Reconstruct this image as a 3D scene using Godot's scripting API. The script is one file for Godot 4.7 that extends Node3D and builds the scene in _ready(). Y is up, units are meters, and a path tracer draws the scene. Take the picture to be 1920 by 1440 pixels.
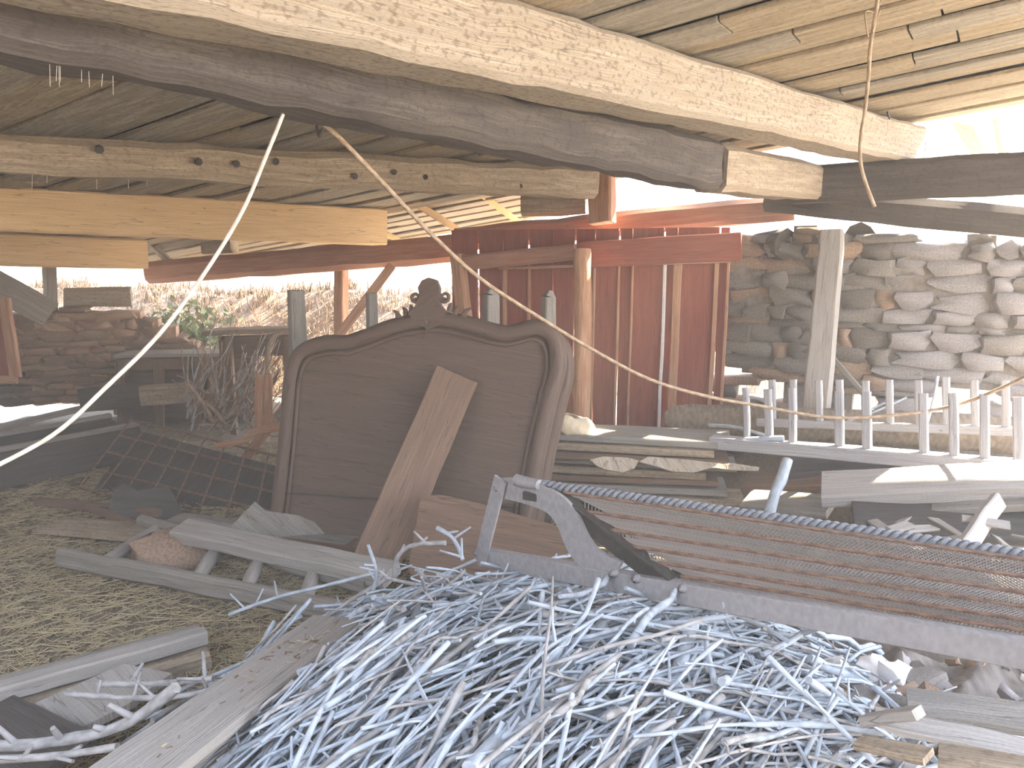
extends Node3D
# A dusty barn loft: brushwood heap, iron bed base, headboard, ladder, rack, stone and plank walls under old beams.

const FOCAL := 1450.0
const PITCH := 10.0
const EYE := Vector3(0, 1.7, 0)
var nz := FastNoiseLite.new()
var rng := RandomNumberGenerator.new()
var taken := {}
var M := {}
var wood_relief: ImageTexture
var rough_relief: ImageTexture

# ---------------------------------------------------------------- placing
func ray(px: float, py: float) -> Vector3:
	var t := deg_to_rad(PITCH)
	var v := (720.0 - py) / FOCAL
	return Vector3((px - 960.0) / FOCAL, v * cos(t) - sin(t), -v * sin(t) - cos(t))

func at(px: float, py: float, depth: float) -> Vector3:
	return EYE + ray(px, py) * depth

func on_plane(px: float, py: float, o: Vector3, n: Vector3) -> Vector3:
	var r := ray(px, py)
	return EYE + r * ((o - EYE).dot(n) / r.dot(n))

func on_floor(px: float, py: float, h := 0.0) -> Vector3:
	return on_plane(px, py, Vector3(0, h, 0), Vector3.UP)

func roof_y(x: float, z: float) -> float:
	return 2.695 + 0.092 * x + 0.0804 * z

# ---------------------------------------------------------------- mesh building
class Builder:
	var v := PackedVector3Array()
	var n := PackedVector3Array()
	var uv := PackedVector2Array()
	var ix := PackedInt32Array()

	func tri(a: int, b: int, c: int) -> void:
		# keep clockwise winding as seen from the side the normals point to
		var g := (v[b] - v[a]).cross(v[c] - v[a])
		if g.dot(n[a] + n[b] + n[c]) > 0.0:
			ix.append_array([a, c, b])
		else:
			ix.append_array([a, b, c])

	func grid(p: PackedVector3Array, rows: int, cols: int, t: PackedVector2Array, inside: Vector3, along := Vector3.ZERO) -> void:
		var base := v.size()
		var ns := PackedVector3Array()
		for r in rows:
			for c in cols:
				var dr := p[mini(r + 1, rows - 1) * cols + c] - p[maxi(r - 1, 0) * cols + c]
				var dc := p[r * cols + mini(c + 1, cols - 1)] - p[r * cols + maxi(c - 1, 0)]
				ns.append(dr.cross(dc).normalized())
		var mid := (rows / 2) * cols + cols / 2
		var out := p[mid] - inside
		if along != Vector3.ZERO:
			out -= along * out.dot(along)
		var s := 1.0 if ns[mid].dot(out) >= 0.0 else -1.0
		for k in p.size():
			v.append(p[k])
			n.append(ns[k] * s)
			uv.append(t[k])
		for r in rows - 1:
			for c in cols - 1:
				var a := base + r * cols + c
				tri(a, a + 1, a + cols)
				tri(a + 1, a + cols + 1, a + cols)

	func fan(p: PackedVector3Array, normal: Vector3, t: PackedVector2Array) -> void:
		var base := v.size()
		for k in p.size():
			v.append(p[k])
			n.append(normal)
			uv.append(t[k])
		for k in range(1, p.size() - 1):
			tri(base, base + k, base + k + 1)

	func quad(a: Vector3, b: Vector3, c: Vector3, d: Vector3, outward: Vector3) -> void:
		var normal := (b - a).cross(d - a).normalized()
		if normal.dot(outward) < 0.0:
			normal = -normal
		fan(PackedVector3Array([a, b, c, d]), normal, PackedVector2Array([Vector2(0, 0), Vector2((b - a).length(), 0), Vector2((b - a).length(), (d - a).length()), Vector2(0, (d - a).length())]))

func jit(p: Vector3, amount: float, f := 5.0) -> Vector3:
	return Vector3(nz.get_noise_3dv(p * f * 10.0), nz.get_noise_3dv(p * f * 10.0 + Vector3(300, 0, 0)), nz.get_noise_3dv(p * f * 10.0 + Vector3(0, 300, 0))) * amount

# squared timber, board or slat from a to b: chamfered edges, wavering faces
func timber(mb: Builder, a: Vector3, b: Vector3, w: float, h: float, up := Vector3.UP, seg := 1, rough := 0.0, ch := 0.004, w2 := -1.0, h2 := -1.0, bow := 0.0) -> void:
	var dir := (b - a).normalized()
	var side := dir.cross(up).normalized()
	var upn := side.cross(dir)
	var ln := a.distance_to(b)
	var wide := 3 if rough > 0.004 else 2
	var off := Vector2(rng.randf() * 3.0, rng.randf() * 5.0)
	if w2 < 0.0: w2 = w
	if h2 < 0.0: h2 = h
	var ends := [PackedVector3Array(), PackedVector3Array()]
	for k in 8:
		var cols := wide if k % 2 == 0 else 2
		var pts := PackedVector3Array()
		var uvs := PackedVector2Array()
		for i in seg + 1:
			var t := float(i) / seg
			var hw := lerpf(w, w2, t) / 2.0
			var hh := lerpf(h, h2, t) / 2.0
			var c := a.lerp(b, t) + upn * bow * sin(PI * t)
			var ring := [Vector2(-hw + ch, -hh), Vector2(hw - ch, -hh), Vector2(hw, -hh + ch), Vector2(hw, hh - ch), Vector2(hw - ch, hh), Vector2(-hw + ch, hh), Vector2(-hw, hh - ch), Vector2(-hw, -hh + ch)]
			var q0: Vector2 = ring[k]
			var q1: Vector2 = ring[(k + 1) % 8]
			for j in cols:
				var q := q0.lerp(q1, float(j) / (cols - 1))
				var p := c + side * q.x + upn * q.y
				if rough > 0.0:
					p += jit(p, rough, 0.9) * 0.6 + jit(p, rough * 0.9, 4.0)
				pts.append(p)
				uvs.append(off + Vector2((k * 0.5 + float(j) / (cols - 1)) * (w if k % 4 == 0 else h), t * ln))
			if i == 0:
				ends[0].append(pts[pts.size() - cols])
			if i == seg:
				ends[1].append(pts[pts.size() - cols])
		mb.grid(pts, seg + 1, cols, uvs, a.lerp(b, 0.5), dir)
	for e in 2:
		var tt := PackedVector2Array()
		for p in ends[e]:
			tt.append(off + Vector2((p - a).dot(side), (p - a).dot(upn)))
		mb.fan(ends[e], -dir if e == 0 else dir, tt)

# round pole, wire, stick through points
func tube(mb: Builder, pts: PackedVector3Array, radii: PackedFloat32Array, sides := 8, caps := true, flat := 1.0, flat_axis := Vector3.ZERO, knob := 0.0) -> void:
	var count := pts.size()
	var ref := Vector3.UP
	var base := mb.v.size()
	var ln := 0.0
	for i in count:
		var d := (pts[mini(i + 1, count - 1)] - pts[maxi(i - 1, 0)]).normalized()
		if i == 0:
			ref = flat_axis if flat_axis != Vector3.ZERO else (Vector3.UP if absf(d.y) < 0.9 else Vector3.RIGHT)
		else:
			ln += pts[i].distance_to(pts[i - 1])
		var x := (ref - d * ref.dot(d)).normalized()
		var y := d.cross(x)
		if flat_axis == Vector3.ZERO:
			ref = x
		var r := radii[mini(i, radii.size() - 1)]
		for s in sides + 1:
			var an := TAU * s / sides
			var o := x * cos(an) * flat + y * sin(an)
			var rr := r
			if knob > 0.0:
				rr *= 1.0 + knob * nz.get_noise_3dv((pts[i] + o * r) * 90.0)
			mb.v.append(pts[i] + o * rr)
			mb.n.append((x * cos(an) / flat + y * sin(an)).normalized())
			mb.uv.append(Vector2(float(s) / sides * TAU * r, ln))
	for i in count - 1:
		for s in sides:
			var a := base + i * (sides + 1) + s
			mb.tri(a, a + 1, a + sides + 1)
			mb.tri(a + 1, a + sides + 2, a + sides + 1)
	if caps:
		for e in [0, count - 1]:
			var p := PackedVector3Array()
			var t := PackedVector2Array()
			for s in sides:
				p.append(mb.v[base + e * (sides + 1) + s])
				t.append(Vector2(cos(TAU * s / sides), sin(TAU * s / sides)) * radii[mini(e, radii.size() - 1)])
			var d := (pts[1] - pts[0]).normalized() if e == 0 else (pts[count - 2] - pts[count - 1]).normalized()
			mb.fan(p, -d, t)

# flat shape with thickness: outline points in space lying on one plane, pushed back along -normal
func slab(mb: Builder, outline: PackedVector3Array, normal: Vector3, thick: float) -> void:
	var u := (outline[1] - outline[0]).normalized()
	u = (u - normal * u.dot(normal)).normalized()
	var w := normal.cross(u)
	var flat := PackedVector2Array()
	for p in outline:
		flat.append(Vector2((p - outline[0]).dot(u), (p - outline[0]).dot(w)))
	var ix := Geometry2D.triangulate_polygon(flat)
	for s in 2:
		var base := mb.v.size()
		for k in outline.size():
			mb.v.append(outline[k] - normal * thick * s)
			mb.n.append(normal * (1 - 2 * s))
			mb.uv.append(flat[k])
		for k in range(0, ix.size(), 3):
			mb.tri(base + ix[k], base + ix[k + 1], base + ix[k + 2])
	var cw := Geometry2D.is_polygon_clockwise(flat)
	for k in outline.size():
		var a := outline[k]
		var b := outline[(k + 1) % outline.size()]
		var o := (b - a).cross(normal) * (-1.0 if cw else 1.0)
		mb.quad(a, b, b - normal * thick, a - normal * thick, o)

func smooth_line(pts: Array, steps := 6) -> PackedVector3Array:
	var c := Curve3D.new()
	for k in pts.size():
		var d: Vector3 = (pts[mini(k + 1, pts.size() - 1)] - pts[maxi(k - 1, 0)]) / 6.0
		c.add_point(pts[k], -d, d)
	var out := PackedVector3Array()
	for k in pts.size() - 1:
		for s in steps:
			out.append(c.sample(k, float(s) / steps))
	out.append(pts[pts.size() - 1])
	return out

# ---------------------------------------------------------------- nodes
func numbered(called: String) -> String:
	var k: int = taken.get(called, 0)
	taken[called] = k + 1
	return called if k == 0 else "%s_%03d" % [called, k]

func to_mesh(mb: Builder, origin: Vector3) -> ArrayMesh:
	var arr := []
	arr.resize(Mesh.ARRAY_MAX)
	var vv := mb.v.duplicate()
	for k in vv.size():
		vv[k] -= origin
	arr[Mesh.ARRAY_VERTEX] = vv
	arr[Mesh.ARRAY_NORMAL] = mb.n
	arr[Mesh.ARRAY_TEX_UV] = mb.uv
	arr[Mesh.ARRAY_INDEX] = mb.ix
	var m := ArrayMesh.new()
	m.add_surface_from_arrays(Mesh.PRIMITIVE_TRIANGLES, arr)
	return m

func base_of(mb: Builder) -> Vector3:
	var box := AABB(mb.v[0], Vector3.ZERO)
	for p in mb.v:
		box = box.expand(p)
	return Vector3(box.get_center().x, box.position.y, box.get_center().z)

func origin_of(o: Node) -> Vector3:
	var p := Vector3.ZERO
	while o != self and o != null:
		p += (o as Node3D).position
		o = o.get_parent()
	return p

# a part of parent (built in room coordinates)
func part(mb: Builder, called: String, mat: Material, parent: Node3D) -> MeshInstance3D:
	var mi := MeshInstance3D.new()
	mi.name = called
	var org := base_of(mb)
	mi.mesh = to_mesh(mb, org)
	mi.material_override = mat
	parent.add_child(mi, true)
	mi.position = org - origin_of(parent)
	return mi

func tag(o: Node, label: String, category: String, group := "", kind := "") -> Node:
	if label != "": o.set_meta("label", label)
	if category != "": o.set_meta("category", category)
	if group != "": o.set_meta("group", group)
	if kind != "": o.set_meta("kind", kind)
	return o

# a thing that is one mesh
func single(mb: Builder, called: String, mat: Material, label: String, category: String, group := "", kind := "") -> MeshInstance3D:
	var mi := MeshInstance3D.new()
	mi.name = numbered(called)
	var org := base_of(mb)
	mi.mesh = to_mesh(mb, org)
	mi.material_override = mat
	add_child(mi)
	mi.position = org
	tag(mi, label, category, group, kind)
	return mi

func thing(called: String, where: Vector3, label: String, category: String, group := "", kind := "") -> Node3D:
	var o := Node3D.new()
	o.name = numbered(called)
	add_child(o)
	o.position = where
	tag(o, label, category, group, kind)
	return o

func copies(called: String, mesh: Mesh, mat: Material, where: Array, parent: Node3D) -> MultiMeshInstance3D:
	var mm := MultiMesh.new()
	mm.transform_format = MultiMesh.TRANSFORM_3D
	mm.mesh = mesh
	mm.instance_count = where.size()
	for k in where.size():
		mm.set_instance_transform(k, where[k])
	var mi := MultiMeshInstance3D.new()
	mi.multimesh = mm
	mi.material_override = mat
	mi.name = called
	parent.add_child(mi, true)
	return mi

# ---------------------------------------------------------------- materials
const TW := 384
const TH := 384
var L_grain := PackedFloat32Array()
var L_stain := PackedFloat32Array()
var L_speck := PackedFloat32Array()
var L_crack := PackedFloat32Array()
var L_fleck := PackedFloat32Array()

func prepare_layers() -> void:
	var f := FastNoiseLite.new()
	f.seed = 11
	f.frequency = 0.01
	f.fractal_octaves = 3
	var g := FastNoiseLite.new()
	g.seed = 5
	g.frequency = 0.05
	g.fractal_octaves = 2
	for a in [L_grain, L_stain, L_speck, L_crack, L_fleck]:
		a.resize(TW * TH)
	for y in TH:
		# blend the last rows into the first so that the tile repeats along the grain
		var bl := clampf((y - (TH - 70)) / 70.0, 0.0, 1.0)
		for x in TW:
			var k := y * TW + x
			var bend := 10.0 * f.get_noise_2d(x * 0.6 + 900, y * 0.8)
			var a1 := f.get_noise_2d((x + bend) * 22.0, y * 0.9)
			var s1 := f.get_noise_2d(x * 2.2 + 500, y * 1.0 + 200)
			var p1 := g.get_noise_2d(x * 7.0, y * 7.0)
			var c1 := f.get_noise_2d((x + bend) * 2.4 + 4000, y * 0.3)
			if bl > 0.0:
				var yy := y - TH
				var b2 := 10.0 * f.get_noise_2d(x * 0.6 + 900, yy * 0.8)
				a1 = lerpf(a1, f.get_noise_2d((x + b2) * 22.0, yy * 0.9), bl)
				s1 = lerpf(s1, f.get_noise_2d(x * 2.2 + 500, yy * 1.0 + 200), bl)
				p1 = lerpf(p1, g.get_noise_2d(x * 7.0, yy * 7.0), bl)
				c1 = lerpf(c1, f.get_noise_2d((x + b2) * 2.4 + 4000, yy * 0.3), bl)
			var f1 := f.get_noise_2d(x * 3.5 + 7000, y * 13.0)
			if bl > 0.0: f1 = lerpf(f1, f.get_noise_2d(x * 3.5 + 7000, (y - TH) * 13.0), bl)
			L_fleck[k] = clampf((f1 - 0.2) * 6.0 + L_speck[k] * 0.5, 0.0, 1.0)
			L_grain[k] = a1
			L_stain[k] = s1
			L_speck[k] = p1
			L_crack[k] = clampf(1.0 - absf(c1) * 34.0, 0.0, 1.0)
	var hw := Image.create_empty(TW, TH, false, Image.FORMAT_RGBA8)
	var hr := Image.create_empty(TW, TH, false, Image.FORMAT_RGBA8)
	for y in TH:
		for x in TW:
			var k := y * TW + x
			var h := clampf(0.55 + L_grain[k] * 0.35 - L_crack[k] * 0.4 + L_speck[k] * 0.1, 0, 1)
			hw.set_pixel(x, y, Color(h, h, h))
			var r := clampf(0.5 + L_stain[k] * 0.5 + L_speck[k] * 0.3, 0, 1)
			hr.set_pixel(x, y, Color(r, r, r))
	hw.bump_map_to_normal_map(3.0)
	hr.bump_map_to_normal_map(4.0)
	wood_relief = ImageTexture.create_from_image(hw)
	rough_relief = ImageTexture.create_from_image(hr)

func c8(a: Array) -> Color:
	return Color(a[0] / 255.0, a[1] / 255.0, a[2] / 255.0)

# wood: two tones of grain, a stain tone, dust specks
func wood(called: String, dark: Array, light: Array, stain: Array, dust: Array, stain_amount := 0.5, dust_amount := 0.4, rough := 0.85, fleck := 0.0) -> void:
	var data := PackedByteArray()
	data.resize(TW * TH * 3)
	var cd := c8(dark)
	var cl := c8(light)
	var cs := c8(stain)
	var cu := c8(dust)
	for k in TW * TH:
		var c := cd.lerp(cl, clampf(0.5 + L_grain[k] * 0.8, 0, 1))
		c = c.lerp(cs, clampf(L_stain[k] * 2.2 * stain_amount + stain_amount * 0.35, 0, 0.9))
		c = c.lerp(cu, clampf((L_speck[k] * 1.2 - L_stain[k] * 0.8 + 0.2) * dust_amount, 0, 0.9))
		c = c.lerp(cd * 0.6, L_fleck[k] * fleck)
		c = c.lerp(cd * 0.45, L_crack[k] * 0.5)
		data[k * 3] = int(clampf(c.r, 0, 1) * 255)
		data[k * 3 + 1] = int(clampf(c.g, 0, 1) * 255)
		data[k * 3 + 2] = int(clampf(c.b, 0, 1) * 255)
	var m := StandardMaterial3D.new()
	m.albedo_texture = ImageTexture.create_from_image(Image.create_from_data(TW, TH, false, Image.FORMAT_RGB8, data))
	m.normal_enabled = true
	m.normal_texture = wood_relief
	m.normal_scale = 0.5
	m.roughness = rough
	m.uv1_scale = Vector3(1.0 / 0.5, 1.0 / 1.9, 1)
	m.resource_name = called
	M[called] = m

# stone, earth, rust, bark: patches of three tones, mapped from three sides
func patchy(called: String, a: Array, b: Array, c: Array, size: float, rough := 0.9, speck := 0.5, metal := 0.0, relief := 0.8, sides := true) -> void:
	var data := PackedByteArray()
	data.resize(TW * TH * 3)
	var ca := c8(a)
	var cb := c8(b)
	var cc := c8(c)
	for k in TW * TH:
		var col := ca.lerp(cb, clampf(0.5 + L_stain[k] * 1.4, 0, 1))
		col = col.lerp(cc, clampf(L_speck[k] * speck * 2.0, 0, 0.85))
		data[k * 3] = int(clampf(col.r, 0, 1) * 255)
		data[k * 3 + 1] = int(clampf(col.g, 0, 1) * 255)
		data[k * 3 + 2] = int(clampf(col.b, 0, 1) * 255)
	var m := StandardMaterial3D.new()
	m.albedo_texture = ImageTexture.create_from_image(Image.create_from_data(TW, TH, false, Image.FORMAT_RGB8, data))
	if relief > 0.0:
		m.normal_enabled = true
		m.normal_texture = rough_relief
		m.normal_scale = relief
	m.roughness = rough
	m.metallic = metal
	m.uv1_triplanar = sides
	m.uv1_scale = Vector3.ONE / size
	m.resource_name = called
	M[called] = m

func make_materials() -> void:
	prepare_layers()
	wood("pale_beam", [122, 104, 82], [172, 161, 144], [148, 138, 124], [184, 178, 169], 0.5, 0.5, 0.85, 0.36)
	wood("dark_beam", [54, 47, 42], [90, 82, 74], [62, 54, 50], [118, 110, 100], 0.5, 0.35, 0.85, 0.3)
	wood("roof_board", [108, 92, 70], [180, 165, 138], [134, 120, 98], [200, 190, 172], 0.6, 0.35, 0.85, 0.2)
	wood("roof_board_grey", [100, 91, 78], [170, 161, 144], [122, 115, 103], [194, 188, 177], 0.6, 0.4, 0.85, 0.2)
	wood("yellow_beam", [180, 144, 96], [220, 190, 146], [198, 168, 124], [228, 214, 188], 0.3, 0.25)
	wood("knotty_beam", [116, 98, 78], [176, 160, 136], [128, 114, 96], [194, 184, 168], 0.5, 0.4, 0.85, 0.25)
	wood("red_board", [116, 56, 42], [162, 90, 68], [128, 62, 50], [172, 116, 96], 0.5, 0.15)
	wood("red_beam", [128, 86, 68], [184, 136, 112], [146, 98, 82], [198, 170, 152], 0.4, 0.3)
	wood("orange_post", [142, 98, 70], [200, 162, 130], [156, 108, 82], [210, 190, 168], 0.45, 0.3)
	wood("walnut", [78, 60, 48], [102, 83, 69], [88, 70, 58], [114, 99, 87], 0.5, 0.3, 0.7)
	wood("brown_plank", [92, 71, 56], [130, 104, 84], [102, 81, 65], [144, 124, 105], 0.4, 0.3)
	wood("dusty_plank", [126, 120, 112], [170, 165, 158], [150, 145, 138], [186, 183, 179], 0.4, 0.4)
	wood("grey_plank", [104, 98, 90], [148, 142, 133], [122, 116, 108], [174, 170, 163], 0.5, 0.45)
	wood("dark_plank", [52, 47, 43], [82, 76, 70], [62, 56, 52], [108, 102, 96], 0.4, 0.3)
	wood("rack_wood", [128, 127, 128], [176, 175, 177], [154, 153, 155], [194, 194, 196], 0.4, 0.4)
	patchy("stone_grey", [98, 92, 86], [132, 125, 119], [152, 145, 139], 0.5)
	patchy("stone_brown", [112, 92, 76], [158, 132, 110], [182, 158, 136], 0.5)
	patchy("stone_pale", [122, 117, 115], [152, 147, 145], [168, 163, 160], 0.5)
	patchy("stone_dark", [78, 72, 66], [112, 104, 97], [132, 124, 116], 0.5)
	patchy("mortar", [104, 96, 88], [132, 124, 116], [150, 142, 134], 0.4)
	patchy("mortar_warm", [150, 122, 98], [178, 148, 122], [196, 168, 142], 0.35)
	patchy("earth", [88, 78, 62], [120, 108, 88], [146, 134, 112], 0.6, 0.95, 0.8)
	patchy("field", [108, 88, 70], [136, 114, 94], [88, 74, 60], 2.5, 0.95, 0.6)
	patchy("bounce_ground", [168, 158, 142], [194, 186, 172], [206, 200, 188], 1.5, 0.95, 0.5)  # pale tone picked to throw sunlight up at the roof underside
	patchy("dry_grass", [104, 84, 66], [138, 116, 94], [158, 138, 114], 0.3, 0.95, 0.5, 0.0, 0.0, false)
	patchy("straw", [150, 134, 100], [184, 168, 132], [206, 194, 164], 0.2, 0.9, 0.5, 0.0, 0.0, false)
	patchy("litter", [88, 78, 68], [116, 104, 92], [136, 124, 112], 0.3)
	patchy("twig_pale_skytint", [148, 156, 164], [176, 185, 194], [194, 202, 209], 0.35, 0.9, 0.5, 0.0, 0.0, false)  # blue cast of the skylight is mixed into this stick colour
	patchy("twig_grey", [128, 125, 122], [164, 162, 160], [184, 184, 184], 0.35, 0.9, 0.5, 0.0, 0.0, false)
	patchy("twig_brown", [110, 90, 76], [160, 138, 118], [186, 166, 146], 0.35, 0.9, 0.5, 0.0, 0.0, false)
	patchy("iron_dusty", [130, 128, 129], [148, 146, 147], [168, 167, 167], 0.18, 0.8, 0.4, 0.0, 0.3)
	patchy("iron_dark", [44, 40, 38], [66, 60, 56], [86, 78, 72], 0.25, 0.7)
	patchy("mesh_wire", [104, 96, 90], [134, 127, 121], [180, 175, 170], 0.06, 0.7, 0.8, 0.0, 0.0, false)
	patchy("rope_grey", [88, 91, 97], [124, 127, 132], [162, 164, 168], 0.06, 0.8, 0.5, 0.0, 0.0, false)
	patchy("rust_wire", [92, 70, 58], [124, 100, 84], [144, 122, 106], 0.2, 0.9, 0.5, 0.0, 0.0, false)
	patchy("cable_pale", [186, 176, 160], [210, 202, 190], [222, 216, 206], 0.2, 0.7, 0.5, 0.0, 0.0, false)
	patchy("cable_brown", [132, 110, 88], [166, 146, 122], [188, 172, 152], 0.2, 0.8, 0.5, 0.0, 0.0, false)
	patchy("bark", [96, 84, 72], [140, 128, 114], [168, 158, 146], 0.3, 0.95, 0.6, 0.0, 1.5)
	patchy("cloth_cream", [206, 186, 152], [228, 212, 182], [238, 226, 202], 0.4)
	patchy("slate", [96, 96, 98], [124, 124, 126], [140, 140, 142], 0.8)
	patchy("leaf", [110, 128, 92], [150, 166, 128], [180, 190, 164], 0.2, 0.6, 0.5, 0.0, 0.0, false)
	patchy("chalky", [196, 192, 190], [222, 220, 218], [232, 230, 228], 0.4)
	patchy("cobweb", [170, 160, 144], [196, 188, 174], [206, 200, 190], 0.1, 0.9, 0.5, 0.0, 0.0, false)

# ---------------------------------------------------------------- the place
const D := Vector3(-0.8486, 0, -0.5291)      # along the roof boards, down to the far left
const N2 := Vector3(0.5291, 0, -0.8486)      # across them, away from the camera

func st(s: float, t: float, y: float) -> Vector3:
	var p := D * s + N2 * t
	return Vector3(p.x, y, p.z)

func on_roof(s: float, t: float, up := 0.0) -> Vector3:
	var p := D * s + N2 * t
	return Vector3(p.x, roof_y(p.x, p.z) + up, p.z)

func _ready() -> void:
	nz.seed = 3
	nz.frequency = 0.1
	nz.fractal_octaves = 2
	rng.seed = 20240
	# camera
	var cam := Camera3D.new()
	cam.position = EYE
	cam.rotation_degrees = Vector3(-PITCH, 0, 0)
	cam.fov = rad_to_deg(2.0 * atan(720.0 / FOCAL))
	cam.near = 0.02
	add_child(cam)
	cam.current = true
	# sky
	var env := Environment.new()
	var sky := Sky.new()
	var sm := ProceduralSkyMaterial.new()
	sm.sky_top_color = Color(0.74, 0.82, 0.95)
	sm.sky_horizon_color = Color(1.0, 0.98, 0.96)
	sm.ground_bottom_color = Color(0.62, 0.60, 0.56)
	sm.ground_horizon_color = Color(0.98, 0.96, 0.94)
	sm.sky_curve = 0.2
	sm.sky_energy_multiplier = 1.5
	sm.ground_energy_multiplier = 1.5
	sky.sky_material = sm
	env.background_mode = Environment.BG_SKY
	env.sky = sky
	env.tonemap_mode = Environment.TONE_MAPPER_LINEAR
	env.tonemap_exposure = 5.0
	env.sdfgi_enabled = true
	env.ssao_enabled = true
	env.ssil_enabled = true
	var we := WorldEnvironment.new()
	we.environment = env
	add_child(we)
	# sun, from beyond the right end of the gable wall
	var sun := DirectionalLight3D.new()
	sun.light_color = Color(1.0, 0.93, 0.82)
	sun.light_energy = 4.5
	sun.light_angular_distance = 0.6
	sun.shadow_enabled = true
	add_child(sun)
	sun.look_at_from_position(Vector3(0.70, 0.76, -0.42) * 10.0, Vector3.ZERO)

	make_materials()
	build_ground()
	build_roof()
	build_beams()
	build_gable()
	build_side_walls()
	build_headboards()
	build_bed_base()
	build_rack_side()
	build_left_side()
	build_ladder_side()
	build_foreground()
	build_heap()
	build_wires()
	build_rubble()
	# thin dust in the air
	env.volumetric_fog_enabled = true
	env.volumetric_fog_density = 0.0
	var fm := FogMaterial.new()
	fm.density = 0.028
	fm.albedo = Color(1.0, 0.95, 0.88)
	var fv := FogVolume.new()
	fv.name = "dust_haze"
	fv.size = Vector3(11, 2.4, 7.6)
	fv.material = fm
	add_child(fv)
	fv.position = Vector3(-0.8, 1.25, -4.3)
	tag(fv, "thin haze of floating dust filling the loft air", "haze", "", "stuff")

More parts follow.
